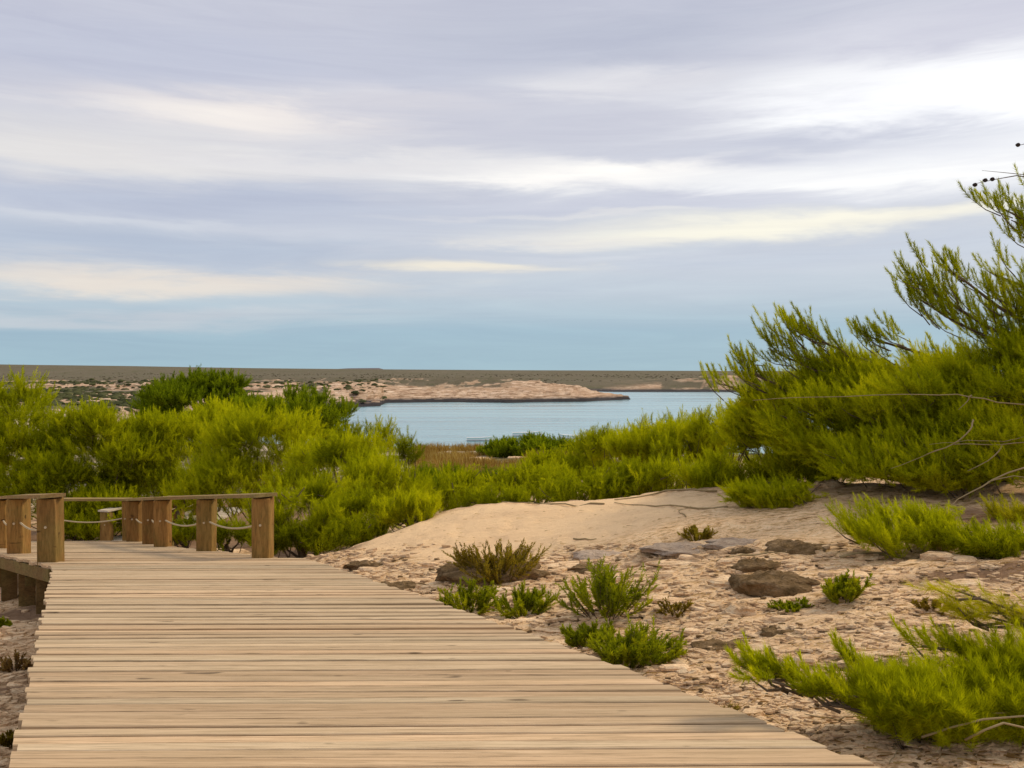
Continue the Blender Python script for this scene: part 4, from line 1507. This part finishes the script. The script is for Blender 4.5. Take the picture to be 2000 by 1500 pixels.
stick([(1400, 962), (1300, 962), (1200, 978)], .018, 'long pale dead branch along the top of the sand crest')
stick([(1180, 986), (1080, 985), (980, 982)], .014, 'thin dead branch lying on the left part of the crest')
stick([(1420, 992), (1310, 990), (1200, 984)], .014, 'dark crooked stick just below the crest')
stick([(1340, 1012), (1325, 1000), (1350, 992)], .008, 'small curved twig on the smooth sand')
stick([(1640, 1094), (1740, 1086), (1850, 1088), (1930, 1090)], .016, 'pale root stretching below the creeping pine')
stick([(1400, 1098), (1500, 1082), (1590, 1078)], .012, 'thin root running behind the large dark rock')
stick([(1120, 1056), (1165, 1055)], .012, 'short broken stick on the sand right of the spiky plant')
stick([(1690, 1330), (1760, 1318), (1850, 1316)], .007, 'thin twig behind the foreground pine')
stick([(1860, 1018), (1930, 1012)], .010, 'short pale stick on the reddish soil at right')
stick([(1740, 1500), (1750, 1470), (1745, 1440)], .003, 'thin dry stalk on the ground at the lower right')
stick([(1560, 1400), (1620, 1408), (1680, 1404)], .006, 'brown twig lying in front of the foreground pine')

# pine litter on soil patches and straw scraps, one joined layer
N = 5200
px = rng.uniform(560, 2050, N); py = rng.uniform(985, 1500, N)
d = np.interp(py, [950, 1090, 1170, 1300, 1500], [14, 9.2, 7.2, 5.0, 3.6])
for _ in range(12):
    g = ground_z((px - 1000) / F * d, d); d = .5 * d + .5 * np.clip((EYE - g) * F / (py - HY), 1.5, 20)
X = (px - 1000) / F * d
ok = ((X > deck_xr(d) + .05) | (X < deck_xl(d) - .05)) & (rng.random(N) < .25 + .75 * zone_soil(X, d)) & (d < 14)
X, Yv = X[ok], d[ok]; Z = ground_z(X, Yv) + .006
n = len(X); aa = rng.normal(0, .8, n); ll = rng.uniform(.02, .07, n)
dx = np.cos(aa) * ll; dy = np.sin(aa) * ll * .6
V = np.stack([np.stack([X - dx, Yv - dy, Z], -1), np.stack([X + dx, Yv + dy, Z + rng.uniform(0, .014, n)], -1), np.stack([X - dx * .9 + .003, Yv - dy + .008, Z + .005], -1)], 1).reshape(-1, 3)
lit = mesh_np('pine_litter', V, np.arange(len(V)).reshape(-1, 3), M_GRASS_DRY, attrs={'tone': np.repeat(rng.uniform(0, .8, n), 3)})
tag(lit, 'dry needles and straw scraps strewn over the stony ground', 'litter', kind='stuff')

# dry grass on the rise before the water
N = 34000
px = rng.uniform(815, 1190, N); dd = rng.uniform(36, 62, N)
X = (px - 1000) / F * dd + rng.normal(0, .3, N)
keep = fbm(X * .5, dd * .35, 3) > .44
X, dd = X[keep], dd[keep]; Z = ground_z(X, dd); n = len(X)
hh = rng.uniform(.12, .55, n) * (.4 + 1.2 * fbm(X * .8, dd * .6, 3)); wx = rng.uniform(.015, .03, n)
lx = rng.normal(-.05, .12, n)
V = np.stack([np.stack([X - wx, dd, Z], -1), np.stack([X + wx, dd, Z], -1), np.stack([X + lx, dd + rng.normal(0, .1, n), Z + hh], -1)], 1).reshape(-1, 3)
dg = mesh_np('dry_grass', V, np.arange(len(V)).reshape(-1, 3), M_GRASS_DRY, attrs={'tone': np.repeat(np.clip(rng.uniform(-.3, .5, n) + fbm(X * .6 + 9, dd * .4, 3) * .6, 0, 1), 3)})
tag(dg, 'brown dry grass on the rise in front of the water', 'grass', kind='stuff')

# pale stones on that rise and under the far rail
for i, (px, d_, s) in enumerate([(860, 46, .9), (840, 44, .7), (880, 47, 1.1), (905, 49, .9), (930, 50, 1.0), (850, 42, .8), (800, 40, .8), (775, 38, .7), (870, 41, .9), (895, 43, .8),
                                 (1010, 50, .7), (1050, 52, .5), (350, 19.6, .28), (372, 19.4, .22), (365, 19, .2), (430, 18.6, .26), (455, 18.2, .3), (482, 17.6, .24), (415, 18.9, .2)]):
    xx = (px - 1000) / F * d_
    o = bpy.data.objects.new('stone', protos[i % 9]); COL.objects.link(o); o.parent = ground
    o.location = (xx, d_, float(ground_z(xx, d_))); o.scale = (s, s, s * .9); o.rotation_euler = (0, 0, random.uniform(-.4, .4))


# ------------------------------------------------------------------ scrub on the far land
def lumps(N, pxr, rr_, size, name, mat, cond, label):
    pc = rng.uniform(*pxr, N); r = np.sqrt(rng.uniform(rr_[0] ** 2, rr_[1] ** 2, N))
    a_ = np.arctan((pc - 1000) / F)
    X = r * np.sin(a_); Y = r * np.cos(a_)
    asl = far_asl(X, Y)
    ok = (asl > 1.2) & cond(X, Y, pc, r)
    X, Y, r, asl = X[ok], Y[ok], r[ok], asl[ok]
    n = len(X); s = rng.uniform(size[0], size[1], n)
    k = 7
    V = []
    th = np.arange(k) / k * 2 * np.pi
    rings = []
    for (z, q) in ((-.3, 1.0), (.35, .95), (.8, .55)):
        rad = q * rng.uniform(.75, 1.2, (n, k)) * s[:, None]
        rings.append(np.stack([X[:, None] + np.cos(th) * rad * 1.5, Y[:, None] + np.sin(th) * rad, (SEA + asl)[:, None] + z * s[:, None] * rng.uniform(.6, .9, (n, k))], -1))
    topv = np.stack([X, Y, SEA + asl + s * .75], -1)[:, None]
    VV = np.concatenate(rings + [topv], 1)
    tri = []
    for q in range(2):
        for i in range(k):
            j = (i + 1) % k
            tri += [(q * k + i, q * k + j, q * k + k + j), (q * k + i, q * k + k + j, q * k + k + i)]
    for i in range(k):
        tri.append((2 * k + i, 2 * k + (i + 1) % k, 3 * k))
    T = (np.array(tri)[None] + (np.arange(n) * (3 * k + 1))[:, None, None]).reshape(-1, 3)
    o = mesh_np(name, VV.reshape(-1, 3), T, mat, attrs={'tone': np.repeat(rng.uniform(.1, .8, n), 3 * k + 1)})
    tag(o, label, 'scrub', kind='stuff')


M_SCRUB = mat_leaf('coastal_scrub', [(0, (.045, .052, .02)), (.5, (.085, .09, .035)), (1, (.14, .135, .06))], .1)
M_HEATH = mat_leaf('heath_scrub', [(0, (.075, .062, .038)), (.5, (.11, .092, .058)), (1, (.15, .13, .085))], .1)
lumps(5200, (-250, 760), (135, 520), (.3, .95), 'coastal_scrub', M_SCRUB, lambda X, Y, pc, r: fbm(X * .03, Y * .018, 3) > .52, 'dark green scrub dotted over the pale rocky bank at left')
lumps(2500, (-250, 1700), (560, 1100), (.35, .8), 'heath', M_HEATH, lambda X, Y, pc, r: fbm(X * .02, Y * .01, 3) > .40, 'brown heath covering the low plateau across the bay')


# ------------------------------------------------------------------ boats
def mat_paint(name, c, rough=.35):
    m, t, out = new_mat(name)
    tcn = t.node('ShaderNodeTexCoord')
    n = t.noise(tcn.outputs['Object'], 3, 4, .6)
    principled(t, out, t.mix(n, [v * .88 for v in c], c), rough, .5)
    return m


M_HULL = mat_paint('white_boat_paint', (.88, .88, .86))
M_AQUA = mat_paint('aqua_stripe_colour', (.30, .62, .55))
M_DARKP = mat_paint('dark_outboard', (.05, .05, .06))


def boat(px, py, d, length, label, yaw=0.0, canopy=False):
    root = empty('moored_boat')
    x = (px - 1000) / F * d
    n = 11; V = []; Fc = []
    Lh = length / 2; bw_ = length * .17; fb_ = length * .105
    for i in range(n):
        f = i / (n - 1); s = -Lh + length * f
        wv = bw_ * (1 - max(0, (f - .55) / .45) ** 2.2) * (.85 + .15 * min(1, f * 4))
        wv = max(wv, .02)
        sh = fb_ * (1 + .45 * max(0, f - .5) * 2 * f)
        V += [(s, -wv, sh), (s, -wv * .96, .02), (s, 0, -.12), (s, wv * .96, .02), (s, wv, sh), (s, wv * .82, sh - .02), (s, wv * .7, .10), (s, -wv * .7, .10), (s, -wv * .82, sh - .02)]
    k = 9
    for i in range(n - 1):
        for j in range(k):
            j2 = (j + 1) % k
            Fc.append((i * k + j, (i + 1) * k + j, (i + 1) * k + j2, i * k + j2))
    Fc.append(tuple(range(k))); Fc.append(tuple((n - 1) * k + j for j in range(k - 1, -1, -1)))
    mb = MB(); mb.add(V, Fc); mb.build('hull', M_HULL, root)
    mb = MB()
    for sgn in (-1, 1):
        mb.tube([(V[i * k + (0 if sgn < 0 else 4)][0], V[i * k + (0 if sgn < 0 else 4)][1] + sgn * .01, V[i * k][2] - .10) for i in range(n)], .028, 5)
    mb.build('aqua_stripe', M_AQUA, root)  # aqua tube along each side, just below the gunwale
    for s in (-.25, .12):
        mb = MB(); mb.box((s * length, 0, fb_ * .7), (.28, bw_ * 1.5, .05)); mb.build('seat', M_HULL, root)
    if canopy:
        mb = MB(); mb.box((.1 * length, 0, fb_ + .35), (length * .22, bw_ * 1.1, .5), 0, .08); mb.build('cabin', M_HULL, root)
        mb = MB(); mb.box((.1 * length + length * .111, 0, fb_ + .42), (.02, bw_ * .9, .25)); mb.build('windscreen', M_DARKP, root)
    root.location = (x, d, SEA + .05); root.rotation_euler = (0, 0, yaw)
    return tag(root, label, 'boat', 'small boats moored in the bay')


boat(938, 862, 132, 4.0, 'small white boat with aqua stripe, leftmost, just clear of the far bush', .1)
boat(1030, 853, 142, 4.8, 'white boat mostly hidden behind the far bush', .05)
boat(1118, 858, 136, 4.4, 'white boat at the right end of the far bush', 3.05)

print('foliage tris', TOTAL[0])
